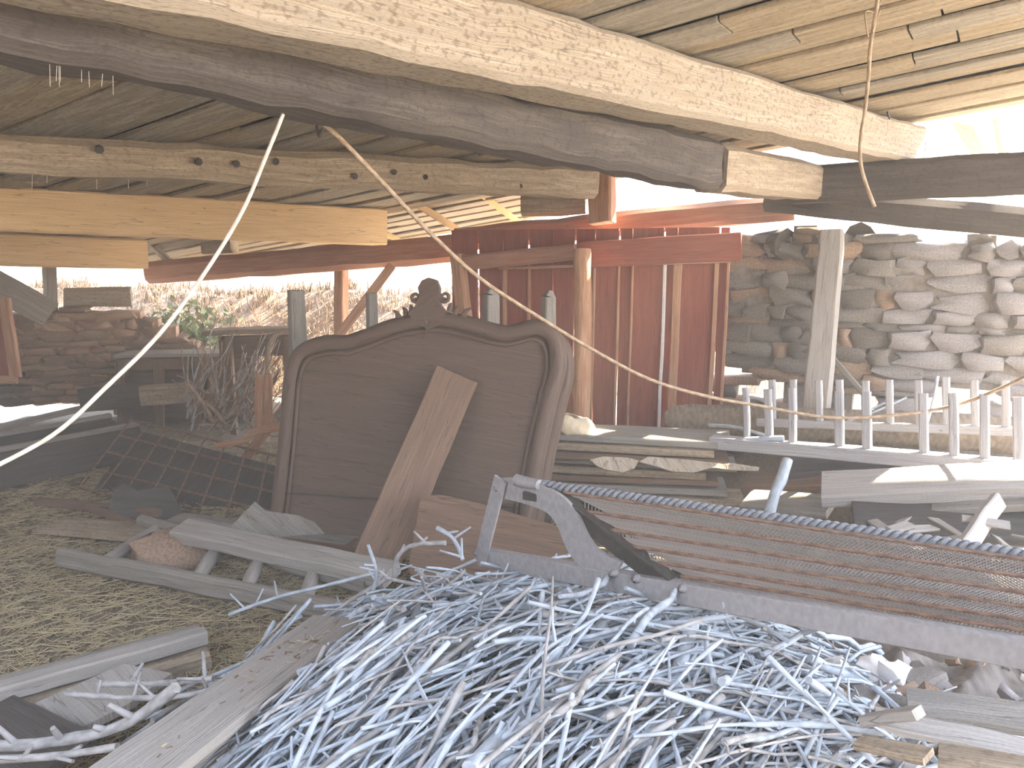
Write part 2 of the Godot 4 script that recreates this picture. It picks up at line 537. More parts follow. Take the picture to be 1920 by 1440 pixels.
# ---------------------------------------------------------------- ground
func build_ground() -> void:
	var floor_root := thing("floor", Vector3.ZERO, "straw littered earth floor of the barn loft", "floor", "", "structure")
	var mb := Builder.new()
	var pts := PackedVector3Array()
	var uvs := PackedVector2Array()
	var nx := 60
	var nt := 60
	for i in nx + 1:
		for j in nt + 1:
			var s := lerpf(-2.7, 8.3, float(i) / nx)
			var t := lerpf(-3.2, 6.1, float(j) / nt)
			var p := st(s, t, 0)
			p.y = 0.03 * nz.get_noise_2d(p.x * 14, p.z * 14) + 0.012 * nz.get_noise_2d(p.x * 60, p.z * 60) - 0.02
			pts.append(p)
			uvs.append(Vector2(p.x, p.z))
	mb.grid(pts, nx + 1, nt + 1, uvs, Vector3(0, -10, 0))
	# sides of the floor slab
	for e in [[st(-2.7, -3.2, -0.02), st(-2.7, 6.1, -0.02), -D], [st(8.3, -3.2, -0.02), st(8.3, 6.1, -0.02), D], [st(-2.7, 6.1, -0.02), st(8.3, 6.1, -0.02), N2], [st(-2.7, -3.2, -0.02), st(8.3, -3.2, -0.02), -N2]]:
		mb.quad(e[0], e[1], e[1] + Vector3(0, -0.5, 0), e[0] + Vector3(0, -0.5, 0), e[2])
	part(mb, "earth", M.earth, floor_root)
	# meadow outside
	mb = Builder.new()
	pts = PackedVector3Array()
	uvs = PackedVector2Array()
	var rows := [24.0, 10.0, 0.0, -6.0, -9.0, -9.6]
	for k in 12: rows.append(-9.8 - k * 0.17)
	rows.append_array([-12.2, -14.0, -18.0, -26.0])
	for i in 61:
		for j in rows.size():
			var x := lerpf(-40, 40, i / 60.0)
			var z: float = rows[j]
			pts.append(Vector3(x, meadow_y(x, z), z))
			uvs.append(Vector2(x, z))
	mb.grid(pts, 61, rows.size(), uvs, Vector3(0, -50, 0))
	single(mb, "ground", M.field, "dry grassy bank rising outside beyond the collapsed gable wall", "ground", "", "structure")
	mb = Builder.new()
	pts = PackedVector3Array()
	uvs = PackedVector2Array()
	for i in 21:
		for j in 21:
			var x := lerpf(-14, 16, i / 20.0)
			var z := lerpf(10, -9.6, j / 20.0)
			pts.append(Vector3(x, meadow_y(x, z) + 0.02, z))
			uvs.append(Vector2(x, z))
	mb.grid(pts, 21, 21, uvs, Vector3(0, -50, 0))
	single(mb, "bounce_ground", M.bounce_ground, "added pale ground around the barn that bounces light under the roof", "ground", "", "structure")  # added ground sheet, there to bounce sunlight onto the roof underside
	# dry grass on the meadow, seen through the gap
	var blade := Builder.new()
	for k in 5:
		var a := Vector3(rng.randf_range(-0.08, 0.08), 0, rng.randf_range(-0.08, 0.08))
		var tip := a + Vector3(rng.randf_range(-0.12, 0.12), rng.randf_range(0.14, 0.3), rng.randf_range(-0.12, 0.12))
		tube(blade, PackedVector3Array([a, a.lerp(tip, 0.5) + Vector3(0, 0.03, 0), tip]), PackedFloat32Array([0.014, 0.01, 0.002]), 3, false)
	var bm := to_mesh(blade, Vector3.ZERO)
	var where := []
	for k in 2600:
		var z := -9.75 - rng.randf() * 2.0
		var x := rng.randf_range(-0.62, 0.02) * -z
		if rng.randf() < 0.25:
			x = rng.randf_range(0.0, 0.7) * -z
		where.append(Transform3D(Basis(Vector3.UP, rng.randf() * TAU).scaled(Vector3.ONE * rng.randf_range(0.3, 0.75)), Vector3(x, meadow_y(x, z) - 0.01, z)))
	var g := copies("dry_grass", bm, M.dry_grass, where, self)
	tag(g, "dry grass tufts covering the bank outside the gap", "grass", "", "stuff")
	# bramble leaves hanging into the broken wall corner
	var leaf := Builder.new()
	leaf.quad(Vector3(0, 0, 0), Vector3(0.035, 0.012, 0.05), Vector3(0, 0, 0.11), Vector3(-0.035, 0.012, 0.05), Vector3.UP)
	var lm := to_mesh(leaf, Vector3.ZERO)
	var bush := thing("bramble_bush", at(350, 660, 8.9), "leafy bramble bush glowing in daylight beyond the broken stone wall", "bush")
	where = []
	var stems := Builder.new()
	for k in 34:
		var a := at(rng.randf_range(300, 425), 690, 8.9)
		var b := at(rng.randf_range(270, 430), rng.randf_range(570, 650), rng.randf_range(8.7, 9.2))
		tube(stems, smooth_line([a, a.lerp(b, 0.5) + jit(a * 3.0, 0.1), b], 4), PackedFloat32Array([0.008]), 4, false)
		for q in 26:
			var p := a.lerp(b, rng.randf_range(0.2, 1.05)) + Vector3(rng.randfn() * 0.07, rng.randfn() * 0.05, rng.randfn() * 0.07)
			where.append(Transform3D(Basis.from_euler(Vector3(rng.randf_range(-1.2, 1.2), rng.randf() * TAU, rng.randf_range(-1, 1))).scaled(Vector3.ONE * rng.randf_range(0.6, 1.3)), p - bush.position))
	part(stems, "stems", M.twig_brown, bush)
	copies("leaves", lm, M.leaf, where, bush).set_meta("kind", "stuff")
	# straw on the loft floor
	var straw := Builder.new()
	for k in 4:
		var a := Vector3(rng.randf_range(-0.06, 0.06), 0.004, rng.randf_range(-0.06, 0.06))
		var an := rng.randf() * TAU
		var l := rng.randf_range(0.05, 0.13)
		tube(straw, PackedVector3Array([a, a + Vector3(cos(an) * l, rng.randf_range(0.0, 0.02), sin(an) * l)]), PackedFloat32Array([0.0016]), 3, false)
	var sm := to_mesh(straw, Vector3.ZERO)
	where = []
	for k in 9000:
		var z := -1.6 - rng.randf() * 5.2
		var x := rng.randf_range(-0.72, 0.0) * -z
		if rng.randf() < 0.15:
			x = rng.randf_range(0.0, 0.7) * -z
		var y := 0.03 * nz.get_noise_2d(x * 14, z * 14) + 0.012 * nz.get_noise_2d(x * 60, z * 60) - 0.02
		where.append(Transform3D(Basis(Vector3.UP, rng.randf() * TAU).scaled(Vector3.ONE * rng.randf_range(0.6, 1.5)), Vector3(x, y, z)))
	var sl := copies("straw_litter", sm, M.straw, where, self)
	tag(sl, "loose straw scattered over the dim earth floor", "straw", "", "stuff")
	# longer single stalks that can be told apart
	for k in 26:
		var p := on_floor(rng.randf_range(10, 420), rng.randf_range(1090, 1220), 0.005)
		var an := rng.randfn() * 0.5 + 0.5
		var l := rng.randf_range(0.16, 0.4)
		var e := p + Vector3(cos(an), 0.0, -sin(an)) * l
		var s1 := Builder.new()
		tube(s1, smooth_line([p, p.lerp(e, 0.5) + Vector3(0, 0.012, 0.01), e], 3), PackedFloat32Array([0.0028, 0.002]), 4)
		single(s1, "straw_stalk", M.straw, "long dry straw stalk lying on the floor before the ladder", "straw", "long straw stalks on the floor")

func meadow_y(x: float, z: float) -> float:
	var crest := 1.02 + 0.14 * nz.get_noise_2d(x * 5.0, 40.0)
	var k := clampf((-z - 9.85) / 1.5, 0.0, 1.0)
	return lerpf(-0.28, crest, k) + 0.1 * nz.get_noise_2d(x * 9.0, z * 9.0) * k - 0.1 * maxf(0.0, -z - 11.6)

# ---------------------------------------------------------------- roof
func build_roof() -> void:
	var roof := thing("ceiling", Vector3(0, 2.3, -4), "underside of the old plank roof over the loft", "ceiling", "", "structure")
	# deck of slates above the boards
	var mb := Builder.new()
	var up := (on_roof(1, 0) - on_roof(0, 0)).cross(on_roof(0, 1) - on_roof(0, 0)).normalized()
	if up.y < 0: up = -up
	for piece in [[-2.2, 3.6, 6.15], [3.6, 9.0, 7.7]]:
		var outline := PackedVector3Array()
		for c in [[piece[0], -0.55], [piece[1], -0.55], [piece[1], piece[2]], [piece[0], piece[2]]]:
			outline.append(on_roof(c[0], c[1], 0.075) + up * 0.04)
		slab(mb, outline, up, 0.04)
	part(mb, "slate_deck", M.slate, roof)
	# the boards, one by one
	var unit := []
	for k in 6:
		var b := Builder.new()
		timber(b, Vector3(0, 0, -1.5), Vector3(0, 0, 1.5), 0.2, 0.024, Vector3.UP, 3, 0.0035, 0.004)
		unit.append(to_mesh(b, Vector3.ZERO))
	var t := -0.5
	var row := 0
	while t < 7.6:
		var w := rng.randf_range(0.13, 0.25)
		var s := -2.2 - rng.randf() * 2.4
		while s < 8.9:
			var l := rng.randf_range(2.2, 3.4)
			var s0 := maxf(s, -2.2 if t < 6.05 else 3.6)
			var s1 := minf(s + l, 9.0)
			if s1 - s0 > 0.3:
				var lift := 0.034 if row % 2 == 0 else 0.052
				var a := on_roof(s0 + 0.004, t + w / 2, lift + rng.randf_range(-0.004, 0.004))
				var b := on_roof(s1 - 0.004, t + w / 2 + rng.randf_range(-0.012, 0.012), lift + rng.randf_range(-0.004, 0.004))
				var mi := MeshInstance3D.new()
				mi.name = "board"
				mi.mesh = unit[rng.randi() % 6]
				mi.material_override = M.roof_board if rng.randf() < 0.6 else M.roof_board_grey
				roof.add_child(mi, true)
				var z := (b - a).normalized()
				var x := up.cross(z).normalized()
				var roll := Basis(z, rng.randf_range(-0.05, 0.05))
				mi.transform = Transform3D(roll * Basis(x * ((w - 0.006) / 0.2), z.cross(x), z * (a.distance_to(b) / 3.0)), a.lerp(b, 0.5) - roof.position)
			s += l
		t += w + rng.randf_range(0.0, 0.012)
		row += 1

func beam(a: Vector3, b: Vector3, w: float, h: float, mat: String, label: String, rough := 0.012, called := "roof_beam", seg := 14, ch := 0.02, w2 := -1.0, h2 := -1.0, up := Vector3.UP) -> Node3D:
	var mb := Builder.new()
	timber(mb, a, b, w, h, up, seg, rough, ch, w2, h2)
	return single(mb, called, M[mat], label, "beam")

func build_beams() -> void:
	# the pair of large beams crossing overhead
	var f1 := at(1700, 277, 5.25)
	var n1 := at(1000, 108, 2.75)
	var dir := (n1 - f1)
	beam(n1 + dir * 0.62, f1, 0.25, 0.25, "pale_beam", "large pale hewn roof beam with bark flecks above the dark beam", 0.014, "roof_beam", 40, 0.022, 0.24, 0.24)
	var f2 := at(1322, 312, 4.0)
	var n2 := at(640, 172, 2.5)
	beam(n2 + (n2 - f2) * 0.75, f2, 0.2, 0.15, "dark_beam", "long dark beam running below the pale beam", 0.02, "roof_beam", 34, 0.03, 0.22, 0.245)  # darker wood tone than the pale beam above
	beam(at(1332, 318, 4.05), at(1545, 345, 5.5), 0.2, 0.24, "knotty_beam", "short weathered beam continuing from the end of the dark beam", 0.016, "roof_beam", 10, 0.03)
	# the two dim beams that meet it on the right
	beam(at(1490, 347, 5.35), at(2030, 320, 4.5), 0.17, 0.25, "dark_beam", "dim brown beam rising beside the white roof boards above the stone wall", 0.008, "roof_beam", 10, 0.03)
	beam(at(1440, 372, 5.75), at(2030, 428, 4.7), 0.17, 0.19, "dark_beam", "dim round edged beam sloping just above the stone wall", 0.008, "roof_beam", 10, 0.05)
	# beams on the left, one behind another
	beam(at(-60, 284, 3.2), at(1102, 345, 6.0), 0.16, 0.16, "knotty_beam", "knotty grey beam with dark peg holes below the roof boards", 0.02, "roof_beam", 26, 0.035, 0.2, 0.23)
	for k in [[186, 280], [372, 303], [443, 307], [517, 302], [665, 330], [738, 322], [797, 331], [925, 342], [975, 348]]:
		var mb := Builder.new()
		var d := 1.0 / lerpf(1.0 / 3.2, 1.0 / 6.0, (k[0] + 60.0) / 1162.0) - 0.11
		tube(mb, PackedVector3Array([at(k[0], k[1], d + 0.06), at(k[0] + 1, k[1] + 1, d - 0.012)]), PackedFloat32Array([0.022, 0.016]), 7)
		single(mb, "wooden_peg", M.iron_dark, "dark peg stub in the face of the knotty grey beam", "peg", "peg stubs in the knotty beam")
	beam(at(-60, 389, 4.6), at(712, 427, 6.95), 0.2, 0.27, "yellow_beam", "squared honey yellow beam with a long crack and sawn end", 0.01, "roof_beam", 16, 0.012, 0.22, 0.31)
	beam(at(-60, 466, 6.2), at(268, 477, 7.3), 0.2, 0.27, "yellow_beam", "pale cream beam low at the eave below the yellow beam", 0.008, "roof_beam", 8, 0.015)
	# gable plate
	var mb := Builder.new()
	timber(mb, at(285, 512, 8.5), at(880, 463, 7.05), 0.22, 0.24, Vector3.UP, 12, 0.02, 0.05, 0.22, 0.25)
	single(mb, "gable_plate", M.red_beam, "reddish wall plate spanning the open gap over the meadow view", "beam")
	mb = Builder.new()
	timber(mb, at(860, 450, 6.95), at(1490, 388, 5.9), 0.22, 0.2, Vector3.UP, 12, 0.016, 0.04, 0.22, 0.19)
	single(mb, "gable_plate", M.red_beam, "reddish wall plate running above the red plank partition", "beam")
	mb = Builder.new()
	timber(mb, at(870, 492, 6.6), at(1080, 472, 6.2), 0.1, 0.13, Vector3.UP, 6, 0.01, 0.02)
	single(mb, "gable_plate", M.red_beam, "lower dark red rail tucked under the wall plate", "beam")
	# stub, posts and braces above the plate
	mb = Builder.new()
	timber(mb, at(980, 388, 6.6), at(1100, 382, 6.45), 0.16, 0.17, Vector3.UP, 5, 0.012, 0.03)
	single(mb, "beam_stub", M.knotty_beam, "short brown beam stub resting on the wall plate", "beam")
	mb = Builder.new()
	timber(mb, at(1129, 418, 6.2), at(1129, 300, 6.2), 0.2, 0.12, N2, 6, 0.008, 0.015)
	single(mb, "roof_post", M.orange_post, "short orange post standing between wall plate and roof", "post")
	mb = Builder.new()
	timber(mb, at(1150, 408, 6.45), at(1150, 318, 6.45), 0.05, 0.08, N2, 4, 0.004, 0.006)
	single(mb, "roof_post", M.chalky, "thin white painted post beside the short orange post", "post")
	mb = Builder.new()
	timber(mb, at(700, 330, 6.9), at(868, 437, 7.4), 0.19, 0.06, Vector3(0.2, 1, 0.2), 6, 0.006, 0.01)
	single(mb, "roof_brace", M.yellow_beam, "wide pale brace slanting down from the roof onto the plate", "brace")
	mb = Builder.new()
	timber(mb, at(880, 350, 6.9), at(985, 425, 7.3), 0.12, 0.05, Vector3(0.2, 1, 0.2), 6, 0.006, 0.01)
	single(mb, "roof_brace", M.yellow_beam, "narrow pale brace slanting down beside the brown beam stub", "brace")
	mb = Builder.new()
	timber(mb, at(640, 400, 7.4), at(745, 448, 7.8), 0.12, 0.05, Vector3(0.2, 1, 0.2), 6, 0.006, 0.01)
	single(mb, "roof_brace", M.yellow_beam, "pale brace slanting down behind the sawn end of the yellow beam", "brace")
	mb = Builder.new()
	timber(mb, at(385, 463, 8.2), at(440, 461, 8.1), 0.14, 0.15, Vector3.UP, 4, 0.008, 0.02)
	single(mb, "beam_stub", M.knotty_beam, "small grey beam stub above the left end of the plate", "beam")
	mb = Builder.new()
	timber(mb, at(250, 430, 7.9), at(330, 500, 8.6), 0.12, 0.05, Vector3(0.2, 1, 0.2), 5, 0.006, 0.01)
	single(mb, "roof_brace", M.pale_beam, "pale strut slanting down behind the cream eave beam", "brace")
	# rafters by the bright roof patch on the right
	for k in [[[1805, 225], [1850, 300], 0.16], [[1868, 215], [1885, 300], 0.05]]:
		mb = Builder.new()
		timber(mb, at(k[0][0], k[0][1], 5.6), at(k[1][0], k[1][1], 6.0), k[2], 0.06, Vector3(0.2, 1, 0.2), 4, 0.005, 0.008)
		single(mb, "rafter", M.pale_beam, "broad light rafter under the bright roof boards" if k[2] > 0.1 else "slim light rafter under the bright roof boards", "rafter")

# ---------------------------------------------------------------- stones
var stone_meshes := []

func stone_variants() -> void:
	for k in 10:
		var mb := Builder.new()
		var off := Vector3(k * 7.3, k * 3.1, k)
		for face in 6:
			var pts := PackedVector3Array()
			var uvs := PackedVector2Array()
			for i in 3:
				for j in 3:
					var a := i - 1.0
					var b := j - 1.0
					var p: Vector3
					match face:
						0: p = Vector3(1, a, b)
						1: p = Vector3(-1, a, b)
						2: p = Vector3(a, 1, b)
						3: p = Vector3(a, -1, b)
						4: p = Vector3(a, b, 1)
						_: p = Vector3(a, b, -1)
					var r := p * 0.5
					var cnt := absf(p.x) + absf(p.y) + absf(p.z)
					r *= [1.0, 1.0, 0.95, 0.86][int(cnt)]
					r += Vector3(nz.get_noise_3dv(p * 9 + off), nz.get_noise_3dv(p * 9 + off + Vector3(90, 0, 0)), nz.get_noise_3dv(p * 9 + off + Vector3(0, 90, 0))) * 0.3
					pts.append(r)
					uvs.append(Vector2(a, b))
			mb.grid(pts, 3, 3, uvs, Vector3.ZERO)
		# round the shading towards the stone's own centre
		for q in mb.n.size():
			mb.n[q] = (mb.n[q] + mb.v[q].normalized() * 0.7).normalized()
		stone_meshes.append(to_mesh(mb, Vector3.ZERO))

# rubble masonry between two floor points; keep(u, y) says where the wall stands (u in metres along it)
func masonry(root: Node3D, a: Vector3, b: Vector3, thick: float, y0: float, y1: float, keep: Callable, mats: Array, mortar: Material, course := 0.085, long := 0.26) -> void:
	if stone_meshes.is_empty():
		stone_variants()
	var dir := Vector3(b.x - a.x, 0, b.z - a.z)
	var ln := dir.length()
	dir /= ln
	var n := Vector3.UP.cross(dir)
	var fn := n if n.dot(EYE - a) > 0 else -n
	var y := y0
	while y < y1:
		var h := course * rng.randf_range(0.55, 1.5)
		var u := -rng.randf() * 0.2
		while u < ln:
			var l := long * rng.randf_range(0.4, 1.7)
			var k: int = keep.call(u + l / 2, y + h / 2)
			if k >= 0:
				var mi := MeshInstance3D.new()
				mi.name = "stone"
				mi.mesh = stone_meshes[rng.randi() % stone_meshes.size()]
				mi.material_override = mats[k][rng.randi() % mats[k].size()]
				root.add_child(mi, true)
				var p := a + dir * (u + l / 2) + Vector3(0, y + h / 2 - a.y, 0) + fn * (rng.randf_range(-0.03, 0.02) - thick / 2 + 0.012)
				var bs := Basis(dir * l * 1.06, Vector3.UP * h * 1.12, dir.cross(Vector3.UP) * thick) * Basis(Vector3.RIGHT, rng.randi() % 2 * PI) 
				bs = Basis(fn, rng.randf_range(-0.07, 0.07)) * bs
				mi.transform = Transform3D(bs, p - root.position)
			u += l
		y += h
	# mortar core, in short blocks, set back behind the faces of the stones
	var mb := Builder.new()
	var cell := 0.16
	var nu := int(ln / cell)
	for i in nu:
		var lo := -1.0
		for j in int((y1 - y0) / 0.08) + 1:
			var yy := y0 + j * 0.08
			var here: bool = yy < y1 and keep.call((i + 0.5) * cell, yy + 0.04) >= 0
			if here and lo < 0.0: lo = yy
			if not here and lo >= 0.0:
				var c := a + dir * ((i + 0.5) * cell) - fn * (thick / 2 + 0.02)
				timber(mb, Vector3(c.x, lo, c.z), Vector3(c.x, yy, c.z), cell * 1.02, thick * 0.85, fn, 1, 0.0, 0.001)
				lo = -1.0
	part(mb, "mortar_core", mortar, root)

# ---------------------------------------------------------------- gable: red partition, stone wall, openings
func build_gable() -> void:
	var a := at(862, 800, 7.0)
	var b := at(1362, 800, 6.05)
	a.y = 0
	b.y = 0
	var root := thing("wall_back", a.lerp(b, 0.5), "partition of upright red brown boards with pale battens", "wall", "", "structure")
	var wd := (b - a).normalized()
	var wn := Vector3(-wd.z, 0, wd.x)
	if wn.dot(EYE - a) < 0: wn = -wn
	# boards: image columns of the seams
	var seams := [850, 898, 945, 990, 1035, 1075, 1112, 1156, 1180, 1238, 1262, 1338, 1356]
	for k in seams.size() - 1:
		var p := on_plane(seams[k] + 1, 700, a, wn)
		var q := on_plane(seams[k + 1] - 1, 700, a, wn)
		var mb := Builder.new()
		var c := p.lerp(q, 0.5) - wn * (0.0 if k % 2 == 0 else 0.022)
		timber(mb, Vector3(c.x, 0.02, c.z), Vector3(c.x, 1.85, c.z), Vector2(p.x - q.x, p.z - q.z).length(), 0.025, wn, 5, 0.004, 0.004)
		part(mb, "board", M.red_board, root)
	# narrow light battens over some seams
	for k in [[1111, 0.018], [1156, 0.014], [1181, 0.014], [1240, 0.022], [1263, 0.06], [1334, 0.03], [1355, 0.02], [948, 0.03], [992, 0.02]]:
		var p := on_plane(k[0], 700, a, wn) + wn * 0.028
		var mb := Builder.new()
		timber(mb, Vector3(p.x, 0.05, p.z), Vector3(p.x + 0.01, 1.62, p.z), k[1], 0.03, wn, 6, 0.006, 0.003)
		part(mb, "batten", M.orange_post if k[0] != 1240 else M.chalky, root)
	# head rails
	var mb := Builder.new()
	timber(mb, on_plane(1090, 478, a, wn) + wn * 0.06, on_plane(1392, 462, a, wn) + wn * 0.06, 0.05, 0.21, Vector3.UP, 6, 0.006, 0.008)
	part(mb, "head_board", M.red_board, root)
	mb = Builder.new()
	timber(mb, on_plane(940, 503, a, wn) + wn * 0.05, on_plane(1372, 490, a, wn) + wn * 0.05, 0.04, 0.022, Vector3.UP, 6, 0.004, 0.003)
	part(mb, "ledge", M.orange_post, root)
	# the round orange post before the partition
	mb = Builder.new()
	tube(mb, smooth_line([at(1088, 880, 6.0), at(1090, 760, 6.0), at(1093, 600, 6.0), at(1091, 468, 6.0)], 6), PackedFloat32Array([0.078, 0.078, 0.075, 0.074, 0.072, 0.07]), 10, true, 1.0, Vector3.ZERO, 0.12)
	single(mb, "round_post", M.orange_post, "peeled round orange post standing before the red partition", "post")
	mb = Builder.new()
	timber(mb, at(876, 640, 6.6), at(858, 478, 6.6), 0.11, 0.1, N2, 6, 0.006, 0.01)
	single(mb, "leaning_post", M.orange_post, "slim orange post leaning behind the crest of the headboard", "post")
	mb = Builder.new()
	timber(mb, at(640, 640, 7.7), at(640, 490, 7.7), 0.12, 0.1, N2, 6, 0.006, 0.01)
	single(mb, "window_post", M.orange_post, "short brown post under the plate against the meadow view", "post")
	# stone wall to the right of it
	var c := at(1345, 800, 6.15)
	var e := at(2010, 800, 5.05)
	c.y = 0
	e.y = 0
	var wr := thing("wall_right", c.lerp(e, 0.5), "rough grey rubble stone wall beyond the picket rack", "wall", "", "structure")
	var ln := c.distance_to(e)
	var dirr := (e - c) / ln
	var keep := func(u: float, y: float) -> int:
		var top: float = 1.80 + 0.06 * nz.get_noise_1d(u * 40.0) - 0.05 * clampf((u - 0.8) / 0.4, 0, 1)
		if y > top: return -1
		# breaches near the foot of the wall that let the daylight in
		if u < 0.42 and u > 0.06 and y < 0.82 - u * 0.2 and y > 0.52: return -1
		if u > 0.62 and y < 0.72 + 0.06 * nz.get_noise_1d(u * 70.0) and y > 0.45:
			if fmod(u * 3.1, 1.0) < 0.72: return -1
		return 2 if u > 1.15 else (1 if u < 0.2 and y > 1.5 else 0)
	masonry(wr, c, e, 0.3, 0.02, 1.9, keep, [[M.stone_grey, M.stone_grey, M.stone_dark, M.stone_brown], [M.stone_brown], [M.stone_pale, M.stone_grey, M.stone_pale]], M.mortar, 0.09, 0.27)
	# beam ends bedded on the wall head
	mb = Builder.new()
	tube(mb, PackedVector3Array([at(1420, 460, 6.0), at(1476, 458, 5.72)]), PackedFloat32Array([0.1, 0.12]), 9, true, 1.0, Vector3.ZERO, 0.2)
	single(mb, "beam_stub", M.dark_beam, "dark round beam stub bedded in the stone wall beside the red partition", "beam")
	mb = Builder.new()
	tube(mb, PackedVector3Array([at(1640, 448, 5.9), at(1612, 447, 5.5)]), PackedFloat32Array([0.11, 0.11]), 9, true, 1.0, Vector3.ZERO, 0.2)
	single(mb, "beam_stub", M.dark_beam, "dark round beam stub on the wall head behind the leaning post", "beam")
	# tall leaning post
	mb = Builder.new()
	timber(mb, at(1523, 850, 5.2), at(1561, 434, 5.42), 0.18, 0.1, N2, 10, 0.008, 0.015, 0.16)
	single(mb, "leaning_post", M.dusty_plank, "tall pale weathered post leaning against the grey stone wall", "post")
	mb = Builder.new()
	timber(mb, at(1560, 670, 5.5), at(1625, 745, 5.3), 0.035, 0.03, N2, 4, 0.004, 0.004)
	single(mb, "wall_stick", M.grey_plank, "short grey stick propped beside the leaning post", "stick")

func build_side_walls() -> void:
	# broken stone wall on the far left
	var a := at(428, 700, 8.1)
	var b := at(-120, 700, 7.3)
	a.y = 0
	b.y = 0
	var wl := thing("wall_left", a.lerp(b, 0.5), "broken brown rubble stone wall below the cream eave beam", "wall", "", "structure")
	var keep := func(u: float, y: float) -> int:
		var top := 1.08 + 0.05 * nz.get_noise_1d(u * 50.0)
		if u < 0.75: top = minf(top, 0.52 + u * 0.62)
		if u > 2.25: top += 0.1
		if y > top: return -1
		if y < 0.2 and u > 1.1 and u < 2.6: return -1
		return 1 if u > 1.95 and u < 2.45 else 0
	masonry(wl, a, b, 0.35, 0.02, 1.35, keep, [[M.stone_brown, M.stone_brown, M.mortar_warm], [M.stone_dark, M.stone_grey]], M.mortar_warm, 0.075, 0.22)
	# closed walls outside the frame: left eave wall and the wall behind the camera
	for w in [[Vector3(-2.2, 0, 1.7), Vector3(-7.9, 0, -7.2), "wall_eave", "plain rendered eave wall along the dark side of the loft"], [Vector3(-2.2, 0, 1.7), Vector3(4.8, 0, 2.2), "wall_front", "plain rendered wall behind the viewpoint"]]:
		var mb := Builder.new()
		var hh := 2.4
		timber(mb, w[0] + Vector3(0, hh / 2, 0), w[1] + Vector3(0, hh / 2, 0), 0.3, hh, Vector3.UP, 4, 0.0, 0.01)
		single(mb, w[2], M.mortar, w[3], "wall", "", "structure")
	# timbers at the eave by the left edge
	var mb := Builder.new()
	timber(mb, at(-60, 505, 7.0), at(95, 590, 7.4), 0.1, 0.26, Vector3.UP, 6, 0.006, 0.01)
	single(mb, "slanted_board", M.grey_plank, "wide grey board slanting down to the broken stone wall", "board")
	mb = Builder.new()
	timber(mb, at(122, 558, 7.7), at(248, 556, 7.9), 0.16, 0.19, Vector3.UP, 5, 0.014, 0.03)
	single(mb, "wall_timber", M.pale_beam, "short weathered timber lying on the broken stone wall", "beam")
	mb = Builder.new()
	timber(mb, at(96, 590, 7.6), at(92, 490, 7.6), 0.1, 0.1, N2, 4, 0.006, 0.01)
	single(mb, "eave_post", M.grey_plank, "thin grey post between the stone wall and cream beam", "post")
	# reddish board frame at the very edge
	var o := at(10, 650, 7.0)
	var fr := thing("red_frame", o, "reddish wooden frame standing against the stone wall", "frame")
	for k in [[[8, 560], [30, 708], 0.1], [[-40, 712], [32, 712], 0.07]]:
		mb = Builder.new()
		timber(mb, at(k[0][0], k[0][1], 7.0), at(k[1][0], k[1][1], 7.0), k[2], 0.05, Vector3(0, 0.1, 1), 4, 0.005, 0.008)
		part(mb, "frame_bar", M.orange_post, fr)
	mb = Builder.new()
	timber(mb, at(-30, 560, 7.05), at(-10, 708, 7.05), 0.28, 0.02, Vector3(0, 0.1, 1), 4, 0.003, 0.004)
	part(mb, "panel", M.red_board, fr)

